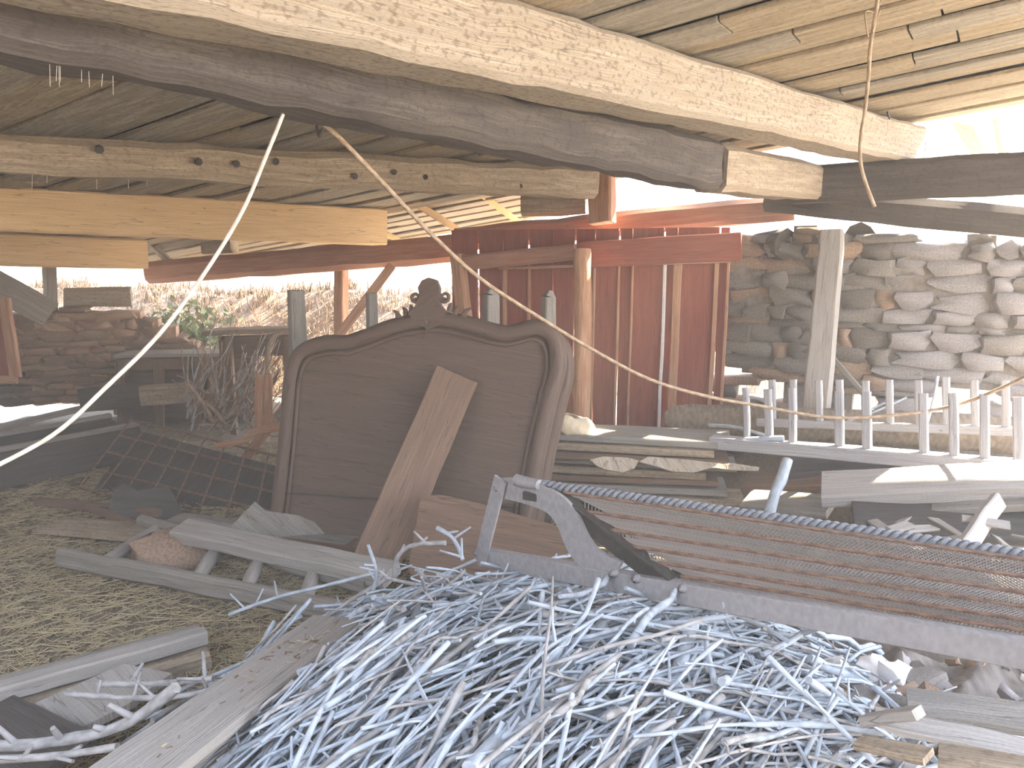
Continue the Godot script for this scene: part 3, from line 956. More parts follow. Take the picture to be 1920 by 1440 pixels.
# ---------------------------------------------------------------- headboards
func carved_headboard(o: Vector3, yaw: float, lean: float, shift: Vector2, label: String, crest: bool) -> Node3D:
	var u := Vector3(cos(yaw), 0, sin(yaw))
	var f := u.cross(Vector3.UP)
	var v := (Vector3.UP * cos(lean) - f * sin(lean)).normalized()
	var n := u.cross(v)
	# outline taken at the real plane of the board, in metres
	var img := [[497, 1062], [512, 950], [522, 860], [529, 790], [534, 725], [540, 680], [552, 655], [572, 642], [604, 634], [640, 634], [676, 622], [712, 608], [750, 597], [790, 591], [803, 590], [830, 590], [862, 594], [900, 603], [935, 613], [960, 617], [985, 612], [1008, 606], [1030, 610], [1047, 626], [1054, 655], [1052, 690], [1042, 735], [1029, 790], [1016, 850], [1004, 920], [990, 1000], [978, 1075]]
	var flat := PackedVector2Array()
	for q in img:
		var p := on_plane(q[0], q[1], o, n)
		flat.append(Vector2((p - o).dot(u) - signf((p - o).dot(u) - 0.0) * 0.03, (p - o).dot(v) - (0.03 if q[1] < 700 else 0.0)))
	var to := func(q: Vector2, push := 0.0) -> Vector3:
		return o + u * (q.x + shift.x) + v * (q.y + shift.y) + n * push
	var low := 0.0
	for q in flat:
		low = maxf(low, 0.0)
	var root := thing("headboard", o + u * shift.x + v * (shift.y + flat[0].y), label, "headboard")
	var inner: PackedVector2Array = Geometry2D.offset_polygon(flat, -0.035)[0]
	var mb := Builder.new()
	var pts := PackedVector3Array()
	for q in inner:
		pts.append(to.call(q, -0.012))
	slab(mb, pts, n, 0.022)
	part(mb, "panel", M.walnut, root)
	# moulded frame along the outline
	var line := []
	for q in flat:
		line.append(to.call(q))
	var sw := smooth_line(line, 4)
	mb = Builder.new()
	var shrunk := Geometry2D.offset_polygon(flat, -0.04)
	tube(mb, sw, PackedFloat32Array([0.042]), 10, true, 0.75, n)
	part(mb, "moulding", M.walnut, root)
	mb = Builder.new()
	tube(mb, sw, PackedFloat32Array([0.052]), 8, true, 0.28, n)
	for k in mb.v.size():
		mb.v[k] -= n * 0.03
	part(mb, "edge_strip", M.walnut, root)
	# inner bead
	var bead := []
	var ip: PackedVector2Array = shrunk[0]
	var far_start := 0
	for k in ip.size():
		if ip[k].y + ip[k].x * 0.3 < ip[far_start].y + ip[far_start].x * 0.3: far_start = k
	for k in ip.size() + 1:
		var q := ip[(far_start + k) % ip.size()]
		bead.append(to.call(q + (Vector2.ZERO - q).normalized() * 0.02, 0.0))
	mb = Builder.new()
	tube(mb, smooth_line(bead, 2), PackedFloat32Array([0.013]), 6, false, 0.8, n)
	part(mb, "inner_bead", M.walnut, root)
	# lower rail
	mb = Builder.new()
	timber(mb, to.call(Vector2(flat[2].x + 0.03, flat[2].y - 0.2), 0.0), to.call(Vector2(flat[29].x - 0.04, flat[2].y - 0.2), 0.0), 0.02, 0.008, v, 1, 0.0, 0.001)
	part(mb, "panel_seam", M.dark_plank, root)
	if crest:
		var top := thing_part("crest", root, to.call(Vector2((flat[13] + flat[15]) / 2.0), 0.0))
		var cart := PackedVector3Array()
		for q in [[778, 606], [770, 588], [782, 572], [789, 556], [786, 540], [793, 527], [806, 521], [820, 525], [826, 540], [824, 556], [827, 572], [838, 585], [832, 606], [806, 618]]:
			var p := on_plane(q[0], q[1], o, n)
			cart.append(p + n * 0.028)
		mb = Builder.new()
		slab(mb, cart, n, 0.05)
		part(mb, "cartouche", M.walnut, top)
		for c in [[784, 558, -1.0], [832, 557, 1.0]]:
			mb = Builder.new()
			var cc := on_plane(c[0], c[1], o, n) + n * 0.012
			var sp := PackedVector3Array()
			var rr := PackedFloat32Array()
			for k in 26:
				var an := k / 25.0 * TAU * 1.5
				var r := lerpf(0.034, 0.008, k / 25.0)
				sp.append(cc + u * c[2] * (0.01 + cos(an + 2.4) * r) + v * sin(an + 2.4) * r)
				rr.append(lerpf(0.012, 0.008, k / 25.0))
			tube(mb, sp, rr, 6)
			part(mb, "volute", M.walnut, top)
		for c in [[748, 592, -0.3], [762, 586, -0.2], [852, 584, 0.25], [868, 588, 0.4], [843, 578, 0.1], [772, 581, -0.1]]:
			mb = Builder.new()
			var p := on_plane(c[0], c[1], o, n)
			tube(mb, smooth_line([p - v * 0.02, p + v * 0.014 + u * c[2] * 0.04, p + v * 0.03 + u * c[2] * 0.12], 3), PackedFloat32Array([0.014, 0.019, 0.017, 0.014, 0.01, 0.008, 0.004]), 7, true, 0.6, n)
			part(mb, "carved_leaf", M.walnut, top)
		mb = Builder.new()
		var p0 := on_plane(800, 598, o, n) + n * 0.02
		tube(mb, smooth_line([p0, on_plane(802, 618, o, n) + n * 0.022, on_plane(796, 634, o, n) + n * 0.008], 4), PackedFloat32Array([0.03, 0.024, 0.016, 0.006]), 7, true, 0.5, n)
		part(mb, "carved_drop", M.walnut, top)
	return root

func thing_part(called: String, parent: Node3D, where: Vector3) -> Node3D:
	var o := Node3D.new()
	o.name = called
	parent.add_child(o, true)
	o.position = where - origin_of(parent)
	return o

func build_headboards() -> void:
	var o := at(780, 1000, 4.4)
	carved_headboard(o, deg_to_rad(11), deg_to_rad(9), Vector2.ZERO, "large carved wooden headboard with a shell crest, leaning upright", true)
	var u := Vector3(cos(deg_to_rad(11)), 0, sin(deg_to_rad(11)))
	carved_headboard(o, deg_to_rad(11), deg_to_rad(9), Vector2(0.035, -0.06), "plain matching headboard hidden behind the one with a carved crest", false).position += u.cross(Vector3.UP) * -0.085
	# broad plank leaning on it
	var mb := Builder.new()
	timber(mb, at(702, 1062, 3.95), at(858, 703, 4.28), 0.245, 0.032, Vector3(0.1, 0.3, 1), 8, 0.005, 0.004)
	single(mb, "leaning_plank", M.brown_plank, "broad brown plank leaning across the front of the carved headboard", "plank")
	# low panel on its side at the foot of the headboard
	var n := Vector3(-0.1, 0.35, 1).normalized()
	var c := at(920, 1000, 3.85)
	var pts := PackedVector3Array()
	for q in [[765, 1065], [790, 930], [830, 928], [900, 944], [980, 968], [1040, 985], [1078, 1012], [1095, 1045], [1096, 1110], [780, 1110]]:
		pts.append(on_plane(q[0], q[1], c, n))
	mb = Builder.new()
	slab(mb, pts, n, 0.03)
	single(mb, "footboard", M.brown_plank, "low brown bed panel with a rounded corner behind the iron bracket", "bed panel")
	# upturned table behind: four legs in the air
	var base := at(790, 760, 5.4)
	base.y = 0.0
	var tb := thing("upturned_table", base, "upturned wooden table with four legs in the air behind the headboard", "table")
	mb = Builder.new()
	timber(mb, Vector3(-1.5, 0.62, -5.3), Vector3(0.35, 0.62, -5.1), 0.75, 0.04, Vector3.UP, 4, 0.002, 0.004)
	part(mb, "tabletop", M.grey_plank, tb)
	for k in [[555, 532, 5.1, 0.115, 0.62], [697, 538, 5.65, 0.085, 0.62], [921, 541, 5.1, 0.11, 0.62], [1029, 545, 5.3, 0.1, 0.62]]:
		var top := at(k[0], k[1] + 12, k[2])
		mb = Builder.new()
		var tip := at(k[0] + 3, k[1], k[2])
		timber(mb, Vector3(top.x - 0.004, k[4], top.z), top, k[3], k[3] * 0.8, Vector3(0.55, 0, 1), 5, 0.004, 0.008, k[3] * 0.85, k[3] * 0.7)
		if k[0] > 800: timber(mb, top, tip, k[3] * 0.85, k[3] * 0.7, Vector3(0.55, 0, 1), 1, 0.0, 0.006, k[3] * 0.35, k[3] * 0.3)
		part(mb, "leg", M.grey_plank, tb)
	for e in [[Vector3(-1.47, 0.7, -5.1), Vector3(0.3, 0.7, -4.95)], [Vector3(-1.47, 0.7, -5.55), Vector3(0.3, 0.7, -5.35)]]:
		mb = Builder.new()
		timber(mb, e[0], e[1], 0.03, 0.12, Vector3.UP, 2, 0.002, 0.004)
		part(mb, "apron", M.grey_plank, tb)
	mb = Builder.new()
	timber(mb, Vector3(-1.2, 0.31, -5.28), Vector3(-0.1, 0.31, -5.18), 0.5, 0.58, Vector3.UP, 2, 0.002, 0.01)
	single(mb, "wooden_crate", M.dark_plank, "dark crate carrying the upturned table behind the headboard", "crate")
	# thin slat leaning up to the plate behind it
	mb = Builder.new()
	timber(mb, Vector3(at(450, 844, 6.05).x, 0.02, at(450, 844, 6.05).z), at(735, 498, 6.5), 0.075, 0.03, Vector3(0.1, 0.2, 1), 4, 0.003, 0.006)
	single(mb, "slanting_slat", M.orange_post, "thin pale slat slanting up to the wall plate behind the table legs", "slat")
	# cream sack beside the headboard
	mb = Builder.new()
	var pp := PackedVector3Array()
	var uv := PackedVector2Array()
	var cc := at(1078, 800, 4.95)
	for i in 13:
		for j in 17:
			var th := PI * i / 12.0
			var ph := TAU * j / 16.0
			var d := Vector3(sin(th) * cos(ph), cos(th), sin(th) * sin(ph))
			var p := Vector3(signf(d.x) * pow(absf(d.x), 0.7) * 0.14, signf(d.y) * pow(absf(d.y), 0.8) * 0.065, d.z * 0.12)
			p.y += 0.03 * nz.get_noise_2d(p.x * 60, p.z * 60) + p.x * -0.18
			pp.append(cc + p + jit(p + cc, 0.014, 2.5))
			uv.append(Vector2(i, j))
	mb.grid(pp, 13, 17, uv, cc)
	single(mb, "cloth_bundle", M.cloth_cream, "crumpled cream cloth bundle lying on the plank stack", "cloth")

# ---------------------------------------------------------------- iron bed base
func build_bed_base() -> void:
	var r0 := at(905, 1047, 3.1)
	var r1 := at(2000, 1243, 1.68)
	var rd := (r1 - r0).normalized()
	var n := rd.cross(Vector3.UP).normalized()
	if n.dot(EYE - r0) < 0: n = -n
	var up := n.cross(rd)
	if up.y < 0: up = -up
	var root := thing("iron_bed_base", (r0 + r1) / 2.0 - Vector3(0, 0.04, 0), "dusty grey iron bed base with woven wire mesh and curved end bracket", "bed base")
	var mb := Builder.new()
	timber(mb, r0 - rd * 0.03, r1, 0.012, 0.068, up, 1, 0.0, 0.003)
	timber(mb, r0 - rd * 0.03 - n * 0.022 + up * 0.03, r1 - n * 0.022 + up * 0.03, 0.04, 0.008, up, 1, 0.0, 0.002)
	part(mb, "side_rail", M.iron_dusty, root)
	# upright of the end bracket
	mb = Builder.new()
	var foot := on_plane(904, 1052, r0, n) + n * 0.012
	var head := on_plane(943, 897, r0, n) + n * 0.012
	timber(mb, foot, head, 0.066, 0.012, n, 1, 0.0, 0.003)
	part(mb, "upright", M.iron_dusty, root)
	# curved arm: outline band
	var outer := [[930, 897], [965, 897], [1000, 905], [1030, 917], [1058, 935], [1080, 962], [1096, 995], [1112, 1022], [1135, 1041], [1166, 1054]]
	var inner := [[1150, 1082], [1100, 1068], [1072, 1045], [1056, 1015], [1044, 985], [1026, 962], [1000, 950], [970, 941], [940, 934], [925, 930]]
	var band := []
	var lp := []
	var lq := []
	for q in outer: lp.append(on_plane(q[0], q[1], r0, n))
	for q in inner: lq.append(on_plane(q[0], q[1], r0, n))
	var pts := smooth_line(lp, 3)
	pts.append_array(smooth_line(lq, 3))
	mb = Builder.new()
	slab(mb, pts, n, 0.014)
	part(mb, "curved_arm", M.iron_dusty, root)
	mb = Builder.new()
	tube(mb, PackedVector3Array([on_plane(972, 899, r0, n) + n * 0.01, on_plane(1012, 909, r0, n) + n * 0.004]), PackedFloat32Array([0.024, 0.02]), 8)
	part(mb, "rope_clamp", M.iron_dusty, root)
	for q in [[1154, 1074], [1196, 1084], [1283, 1102], [897, 1036], [936, 915]]:
		mb = Builder.new()
		var p := on_plane(q[0], q[1], r0, n)
		tube(mb, PackedVector3Array([p, p + n * 0.014, p + n * 0.02, p + n * 0.024]), PackedFloat32Array([0.015, 0.015, 0.011, 0.004]), 8)
		part(mb, "bolt", M.iron_dusty, root)
	# twisted edge rope
	var q0 := on_plane(985, 903, r0, n) + n * 0.005
	var q1 := at(2000, 1052, 2.12)
	var qd := (q1 - q0).normalized()
	var qx := qd.cross(Vector3.UP).normalized()
	var qy := qx.cross(qd)
	for strand in 2:
		mb = Builder.new()
		var line := PackedVector3Array()
		var total := q0.distance_to(q1)
		var steps := int(total / 0.004)
		for k in steps + 1:
			var an := k * 0.004 / 0.05 * TAU + strand * PI
			line.append(q0.lerp(q1, float(k) / steps) + (qx * cos(an) + qy * sin(an)) * 0.0095)
		tube(mb, line, PackedFloat32Array([0.0105]), 6, false)
		part(mb, "edge_rope", M.rope_grey, root)
	# mesh between rope and rail
	var fl := q0.lerp(q1, 0.075)
	var nl := r0.lerp(r1, 0.49) + up * 0.034 - n * 0.03
	var fr := q1
	var nr := r1 + up * 0.034 - n * 0.03
	var place := func(a: float, b: float) -> Vector3:
		return fl.lerp(fr, a).lerp(nl.lerp(nr, a), b) - Vector3(0, 0.02 * sin(PI * b), 0)
	mb = Builder.new()
	var pitch_a := 0.0095
	var lean := 0.30
	var count := int((1.0 + lean) / pitch_a)
	for way in 2:
		for k in count:
			var start := k * pitch_a - lean
			var line := PackedVector3Array()
			for s in 5:
				var b := s / 4.0
				var a: float = start + lean * (b if way == 0 else 1.0 - b)
				if a >= 0.0 and a <= 1.0:
					line.append(place.call(a, b) + up * 0.0008 * (way * 2 - 1))
			if line.size() > 1:
				tube(mb, line, PackedFloat32Array([0.0026]), 3, false)
	part(mb, "wire_mesh", M.mesh_wire, root).set_meta("kind", "stuff")
	for b in [0.07, 0.26, 0.45, 0.63, 0.81, 0.96]:
		mb = Builder.new()
		var line := PackedVector3Array()
		for k in 121:
			line.append(place.call(k / 120.0, b) + up * 0.004)
		tube(mb, line, PackedFloat32Array([0.0055, 0.0068]), 6, false, 1.0, Vector3.ZERO, 0.25)
		part(mb, "stay_wire", M.rust_wire, root)
	# angle bar at the end of the mesh
	mb = Builder.new()
	timber(mb, fl - qd * 0.02, nl - rd * 0.05, 0.05, 0.012, up, 1, 0.0, 0.003)
	timber(mb, fl - qd * 0.045 - up * 0.03, nl - rd * 0.075 - up * 0.03, 0.01, 0.06, up, 1, 0.0, 0.003)
	part(mb, "end_bar", M.iron_dark, root)
	# hidden far rail and legs that carry it
	mb = Builder.new()
	timber(mb, q0 - Vector3(0, 0.05, 0), q1 - Vector3(0, 0.05, 0), 0.03, 0.03, Vector3.UP, 1, 0.0, 0.003)
	part(mb, "far_rail", M.iron_dark, root)
	for p in [q0.lerp(q1, 0.35), q1]:
		mb = Builder.new()
		timber(mb, Vector3(p.x, 0.0, p.z), p - Vector3(0, 0.06, 0), 0.03, 0.03, Vector3.RIGHT, 1, 0.0, 0.003)
		part(mb, "leg", M.iron_dark, root)
	# dry weed caught on the rail
	var w := at(1352, 1092, 2.5)
	var weed := thing("dry_weed", w, "small dry weed tuft caught on the bed base rail", "weed")
	for k in 14:
		mb = Builder.new()
		var e := w + Vector3(rng.randfn() * 0.05, rng.randf_range(0.02, 0.09), rng.randfn() * 0.03)
		tube(mb, smooth_line([w + Vector3(rng.randfn() * 0.01, 0, 0), w.lerp(e, 0.5) + jit(e * 5.0, 0.03), e], 3), PackedFloat32Array([0.004, 0.004, 0.005, 0.007, 0.003]), 5, true, 1.0, Vector3.ZERO, 0.6)
		part(mb, "stem", M.twig_grey, weed)

# ---------------------------------------------------------------- right side: stack of planks, log, rack
func build_rack_side() -> void:
	# stack of planks beside the headboard
	for k in 10:
		var y := 0.035 + 0.054 * k
		var l := rng.randf_range(-0.03, 0.03)
		var end: float = [1.42, 1.30, 1.46, 1.36, 1.30, 1.22, 1.40, 1.34, 1.25, 1.36][k]
		var a := Vector3(-0.25 + l, y, -5.0 + rng.randf_range(-0.04, 0.04))
		var b := Vector3(end, y + rng.randf_range(-0.004, 0.004), -4.72 + rng.randf_range(-0.05, 0.05))
		var mb := Builder.new()
		timber(mb, a, b, rng.randf_range(0.24, 0.36), rng.randf_range(0.038, 0.046), Vector3.UP, 8, 0.005, 0.006)
		var mat: Material = [M.grey_plank, M.brown_plank, M.knotty_beam][k % 3]
		single(mb, "stacked_plank", mat, "weathered plank, %s of the low stack beside the headboard" % ["bottom layer", "second layer from the bottom", "third layer from the bottom", "fourth layer from the bottom", "fifth layer from the bottom", "fifth layer from the top", "fourth layer from the top", "third layer from the top", "second layer from the top", "top layer"][k], "plank", "planks stacked beside the headboard")
	var bn := Vector3(0.1, 0.75, 1).normalized()
	for k in [[[[1106, 862], [1130, 856], [1178, 858], [1198, 864], [1190, 878], [1168, 886], [1135, 880], [1120, 874]], "small pale bark chip hanging over the edge of the plank stack"], [[[1198, 866], [1215, 856], [1290, 862], [1345, 868], [1382, 874], [1330, 878], [1300, 886], [1262, 884], [1230, 874]], "long pale splintered bark strip on the plank stack"], [[[1318, 874], [1372, 868], [1424, 876], [1422, 883], [1370, 881]], "thin pointed splinter jutting from the plank stack"]]:
		var ol := PackedVector3Array()
		for q in k[0]: ol.append(on_plane(q[0], q[1], at(1250, 870, 4.5), bn))
		var mb := Builder.new()
		slab(mb, ol, bn, 0.012)
		single(mb, "bark_strip", M.pale_beam, k[1], "bark")
	# debris bank that carries the log and the rack
	var bank := Builder.new()
	var pts := PackedVector3Array()
	var uvs := PackedVector2Array()
	for i in 31:
		for j in 21:
			var x := lerpf(1.2, 4.4, i / 30.0)
			var z := lerpf(-5.7, -2.6, j / 20.0)
			var h := 0.36 * clampf((x - 1.25) / 0.6, 0, 1) * clampf((4.4 - x) / 0.5, 0, 1) * clampf((z + 5.7) / 0.3, 0, 1) * clampf((-2.6 - z) / 0.9, 0, 1)
			pts.append(Vector3(x, h * (1.0 + 0.35 * nz.get_noise_2d(x * 30, z * 30)) + 0.03 * nz.get_noise_2d(x * 90, z * 90) - 0.03, z))
			uvs.append(Vector2(x, z))
	bank.grid(pts, 31, 21, uvs, Vector3(2.8, -20, -4))
	single(bank, "debris_bank", M.litter, "bank of brown crumbled debris under the log and picket rack", "debris", "", "stuff")
	# bark log
	var mb := Builder.new()
	tube(mb, smooth_line([at(1248, 784, 5.65), at(1330, 787, 5.5), at(1500, 795, 5.2), at(1720, 806, 4.9), at(2010, 822, 4.55)], 8), PackedFloat32Array([0.05, 0.07, 0.085, 0.095, 0.1, 0.103, 0.105, 0.108, 0.108, 0.11, 0.112, 0.112, 0.114, 0.115]), 12, true, 1.0, Vector3.ZERO, 0.14)
	single(mb, "log", M.bark, "long bark covered log lying behind the picket rack", "log")
	# picket rack
	var ra := at(1335, 828, 4.75)
	var rb := at(2000, 885, 3.75)
	var root := thing("picket_rack", ra.lerp(rb, 0.5), "pale hay rack with two rows of upright pickets lying before the stone wall", "rack")
	mb = Builder.new()
	timber(mb, ra, rb, 0.1, 0.075, Vector3.UP, 8, 0.004, 0.006)
	part(mb, "rail", M.rack_wood, root)
	var sa := at(1420, 792, 5.1)
	var sb := at(2000, 812, 4.2)
	mb = Builder.new()
	timber(mb, sa, sb, 0.06, 0.05, Vector3.UP, 8, 0.004, 0.006)
	part(mb, "rail", M.rack_wood, root)
	var rn := (rb - ra).cross(Vector3.UP).normalized()
	for k in [[1398, 727, 0.045], [1440, 730, 0.055], [1485, 728, 0.05], [1573, 733, 0.06], [1624, 735, 0.06], [1731, 737, 0.055], [1787, 737, 0.055], [1845, 738, 0.055], [1908, 744, 0.06]]:
		var t: float = (k[0] - 1335.0) / 665.0
		var d := 1.0 / lerpf(1.0 / 4.75, 1.0 / 3.75, t)
		var bt := at(k[0] + 2, lerpf(826, 882, t), d)
		mb = Builder.new()
		timber(mb, bt, at(k[0], k[1], d), k[2] * 0.8, 0.04, rn, 4, 0.003, 0.007)
		part(mb, "picket", M.rack_wood, root)
	for k in [[1447, 712], [1487, 712], [1535, 713], [1574, 712], [1623, 714], [1667, 712], [1722, 713], [1773, 707], [1827, 713], [1885, 713]]:
		var t: float = (k[0] - 1420.0) / 580.0
		var d := 1.0 / lerpf(1.0 / 5.1, 1.0 / 4.2, t)
		mb = Builder.new()
		timber(mb, at(k[0] + 2, lerpf(790, 810, t), d), at(k[0], k[1], d), 0.042, 0.035, rn, 4, 0.003, 0.007)
		part(mb, "picket", M.rack_wood, root)
	# sticks on the rack
	for k in [[[1330, 797], [1455, 823], 5.0, 4.6, 0.012, "thin bare stick lying over the end of the picket rack"], [[1345, 833], [1470, 822], 4.7, 4.5, 0.016, "short pale stick tucked against the end of the picket rack"], [[1735, 800], [1758, 705], 4.5, 4.5, 0.01, "thin stalk standing up between the rack pickets"], [[1560, 800], [1700, 745], 5.0, 4.9, 0.008, "slender twig slanting between the back pickets"], [[1580, 793], [1660, 755], 5.05, 5.0, 0.007, "short twig lying behind the back pickets"]]:
		mb = Builder.new()
		var a := at(k[0][0], k[0][1], k[2])
		var b := at(k[1][0], k[1][1], k[3])
		tube(mb, smooth_line([a, a.lerp(b, 0.5) + jit(a * 4.0, 0.03), b], 5), PackedFloat32Array([k[4]]), 6, true, 1.0, Vector3.ZERO, 0.3)
		single(mb, "stick", M.twig_pale_skytint, k[5], "stick")
	# boards and sticks below the rack
	mb = Builder.new()
	timber(mb, at(1542, 918, 3.95), at(2010, 893, 3.5), 0.26, 0.075, Vector3(0, 1, 0.25), 10, 0.006, 0.01)
	single(mb, "thick_board", M.dusty_plank, "thick dusty white board lying below the picket rack", "board")
	mb = Builder.new()
	tube(mb, smooth_line([at(1436, 985, 4.0), at(1452, 930, 4.02), at(1466, 895, 4.06), at(1477, 862, 4.1)], 5), PackedFloat32Array([0.036, 0.036, 0.034, 0.03]), 8, true, 1.0, Vector3.ZERO, 0.2)
	single(mb, "broken_branch", M.twig_pale_skytint, "stout pale broken branch standing beside the plank stack", "branch")
	mb = Builder.new()
	timber(mb, at(1808, 1030, 3.0), at(1872, 938, 3.3), 0.075, 0.035, Vector3(0.3, 0.4, 1), 6, 0.006, 0.006)
	single(mb, "broken_board", M.dusty_plank, "short broken board slanting up behind the bed base rope", "board")
	for k in [[[1400, 938], [1560, 950], 4.3, 0.2, "grey_plank", "short grey board half buried under the broken branch"], [[1400, 905], [1560, 900], 4.6, 0.18, "brown_plank", "brown board end lying behind the broken branch"], [[1600, 968], [1990, 985], 3.7, 0.3, "dark_plank", "wide dark board lying under the thick white board"], [[1700, 945], [1990, 925], 3.75, 0.2, "grey_plank", "grey board wedged beneath the thick white board"], [[1480, 875], [1760, 862], 4.5, 0.22, "dark_plank", "dark board lying below the front rail of the picket rack"]]:
		mb = Builder.new()
		timber(mb, at(k[0][0], k[0][1], k[2]), at(k[1][0], k[1][1], k[2] - 0.3), k[3], 0.04, Vector3(0, 1, 0.3), 6, 0.006, 0.006)
		single(mb, "buried_board", M[k[4]], k[5], "board")
	for k in 26:
		mb = Builder.new()
		var p := at(rng.randf_range(1480, 1920), rng.randf_range(955, 1035), rng.randf_range(3.1, 3.7))
		var an := rng.randf() * TAU
		var q := p + Vector3(cos(an), rng.randf_range(-0.15, 0.15), sin(an)) * rng.randf_range(0.08, 0.22)
		timber(mb, p, q, rng.randf_range(0.015, 0.06), 0.012, Vector3(rng.randfn() * 0.3, 1, rng.randfn() * 0.3), 2, 0.006, 0.003)
		single(mb, "wood_chip", M.dusty_plank if k % 2 == 0 else M.grey_plank, "%s splintered wood chip on the debris behind the bed base" % ("pale dusty" if k % 2 == 0 else "darker grey"), "wood chip", "wood chips behind the bed base")

# ---------------------------------------------------------------- far left clutter
func build_left_side() -> void:
	var mb := Builder.new()
	# low cabinet with two dark openings
	var o := at(350, 740, 7.5)
	o.y = 0
	var cab := thing("low_cabinet", o, "low brown cabinet with two dark openings before the broken wall", "cabinet")
	var n := Vector3(0.12, 0, 1).normalized()
	var c := at(350, 700, 7.5)
	var f := func(x: float, y: float) -> Vector3: return on_plane(x, y, c, n)
	mb = Builder.new()
	timber(mb, f.call(216, 668) - n * 0.15, f.call(484, 663) - n * 0.15, 0.36, 0.03, Vector3.UP, 4, 0.002, 0.004)
	part(mb, "top", M.dusty_plank, cab)
	for q in [[[222, 684], [478, 680], 0.11], [[222, 745], [478, 742], 0.14]]:
		mb = Builder.new()
		timber(mb, f.call(q[0][0], q[0][1]), f.call(q[1][0], q[1][1]), 0.03, q[2], Vector3.UP, 3, 0.002, 0.004)
		part(mb, "rail", M.brown_plank, cab)
	for q in [227, 298, 372, 425, 474]:
		mb = Builder.new()
		timber(mb, f.call(q, 820), f.call(q, 676), 0.1 if q == 298 else 0.06, 0.035, n, 3, 0.002, 0.004)
		part(mb, "stile", M.brown_plank, cab)
	mb = Builder.new()
	timber(mb, f.call(222, 745) - n * 0.3, f.call(478, 742) - n * 0.3, 0.02, 0.7, Vector3.UP, 2, 0.0, 0.002)
	part(mb, "back_panel", M.brown_plank, cab)
	for q in [222, 478]:
		mb = Builder.new()
		timber(mb, f.call(q, 745), f.call(q, 745) - n * 0.3, 0.02, 0.7, Vector3.UP, 1, 0.0, 0.002)
		part(mb, "side_panel", M.brown_plank, cab)
	mb = Builder.new()
	timber(mb, f.call(222, 765) - n * 0.15, f.call(478, 762) - n * 0.15, 0.28, 0.02, Vector3.UP, 1, 0.0, 0.002)
	part(mb, "shelf", M.brown_plank, cab)
	# small table further in
	o = at(470, 690, 7.15)
	o.y = 0
	var tb := thing("side_table", o, "narrow brown table standing behind the stick bundle", "table")
	mb = Builder.new()
	timber(mb, at(393, 622, 7.1), at(560, 617, 7.0), 0.3, 0.045, Vector3.UP, 4, 0.003, 0.006)
	part(mb, "tabletop", M.knotty_beam, tb)
	mb = Builder.new()
	timber(mb, at(412, 650, 7.15), at(548, 646, 7.05), 0.025, 0.2, Vector3.UP, 3, 0.002, 0.004)
	part(mb, "apron", M.brown_plank, tb)
	for q in [[428, 7.0], [540, 6.95], [424, 7.25], [536, 7.2]]:
		mb = Builder.new()
		var p := at(q[0], 630, q[1])
		timber(mb, Vector3(p.x, 0.0, p.z), p, 0.06, 0.06, Vector3(0, 0, 1), 2, 0.002, 0.005)
		part(mb, "leg", M.brown_plank, tb)
	# planks before the cabinet
	mb = Builder.new()
	timber(mb, at(150, 752, 6.5), at(264, 738, 6.6), 0.05, 0.2, Vector3.UP, 4, 0.006, 0.01)
	single(mb, "dark_block", M.dark_plank, "dark timber block beside the lit brown block", "block")
	mb = Builder.new()
	timber(mb, at(264, 742, 6.55), at(352, 736, 6.6), 0.08, 0.17, Vector3.UP, 4, 0.006, 0.01)
	single(mb, "brown_block", M.knotty_beam, "lit brown timber block before the low cabinet", "block")
	# long dark trough by the left edge
	o = at(90, 900, 5.7)
	o.y = 0
	var tr := thing("wooden_trough", o, "long dark wooden trough standing along the left edge", "trough")
	var a := at(-110, 905, 5.2)
	var b := at(262, 836, 6.2)
	a.y = 0.34
	b.y = 0.34
	var side := (b - a).cross(Vector3.UP).normalized()
	if side.z < 0: side = -side
	for q in [0.0, -0.5]:
		mb = Builder.new()
		timber(mb, Vector3(a.x, 0.145, a.z) + side * q, Vector3(b.x, 0.165, b.z) + side * q, 0.03, 0.27, Vector3.UP, 6, 0.006, 0.006)
		part(mb, "side_board", M.dark_plank, tr)
		mb = Builder.new()
		timber(mb, Vector3(a.x, 0.295, a.z) + side * q, Vector3(b.x, 0.315, b.z) + side * q, 0.06, 0.03, Vector3.UP, 6, 0.004, 0.005)
		part(mb, "rim", M.grey_plank, tr)
	for p in [a, b]:
		mb = Builder.new()
		timber(mb, Vector3(p.x, 0.15, p.z), Vector3(p.x, 0.15, p.z) - side * 0.5, 0.03, 0.26, Vector3.UP, 2, 0.002, 0.005)
		part(mb, "end_board", M.dark_plank, tr)
	# loose boards lying across the trough
	for q in [[[-40, 812], [190, 757], 6.6, "grey_plank", "thin grey board lying across the far rim of the trough"], [[-60, 838], [60, 812], 6.3, "dark_plank", "dark board end lying over the trough beside the wall gap"]]:
		mb = Builder.new()
		timber(mb, at(q[0][0], q[0][1], q[2] - 0.4), at(q[1][0], q[1][1], q[2] + 0.3), 0.14, 0.03, Vector3.UP, 4, 0.004, 0.005)
		single(mb, "loose_board", M[q[3]], q[4], "board")
	# rusty wire grid leaning back
	var ga := at(248, 788, 6.05)
	var gb := at(548, 862, 5.2)
	var gc := at(528, 1002, 4.75)
	var gd := at(150, 915, 5.35)
	var grid := thing("wire_grid", (gc + gd) / 2.0, "rusty wire grid panel leaning in the shadow beside the headboard", "grid")
	var gn := (gb - ga).cross(gd - ga).normalized()
	if gn.dot(EYE - ga) < 0: gn = -gn
	for k in 5:
		var t := k / 4.0
		mb = Builder.new()
		tube(mb, PackedVector3Array([ga.lerp(gd, t), gb.lerp(gc, t)]), PackedFloat32Array([0.009]), 6)
		part(mb, "long_bar", M.rust_wire, grid)
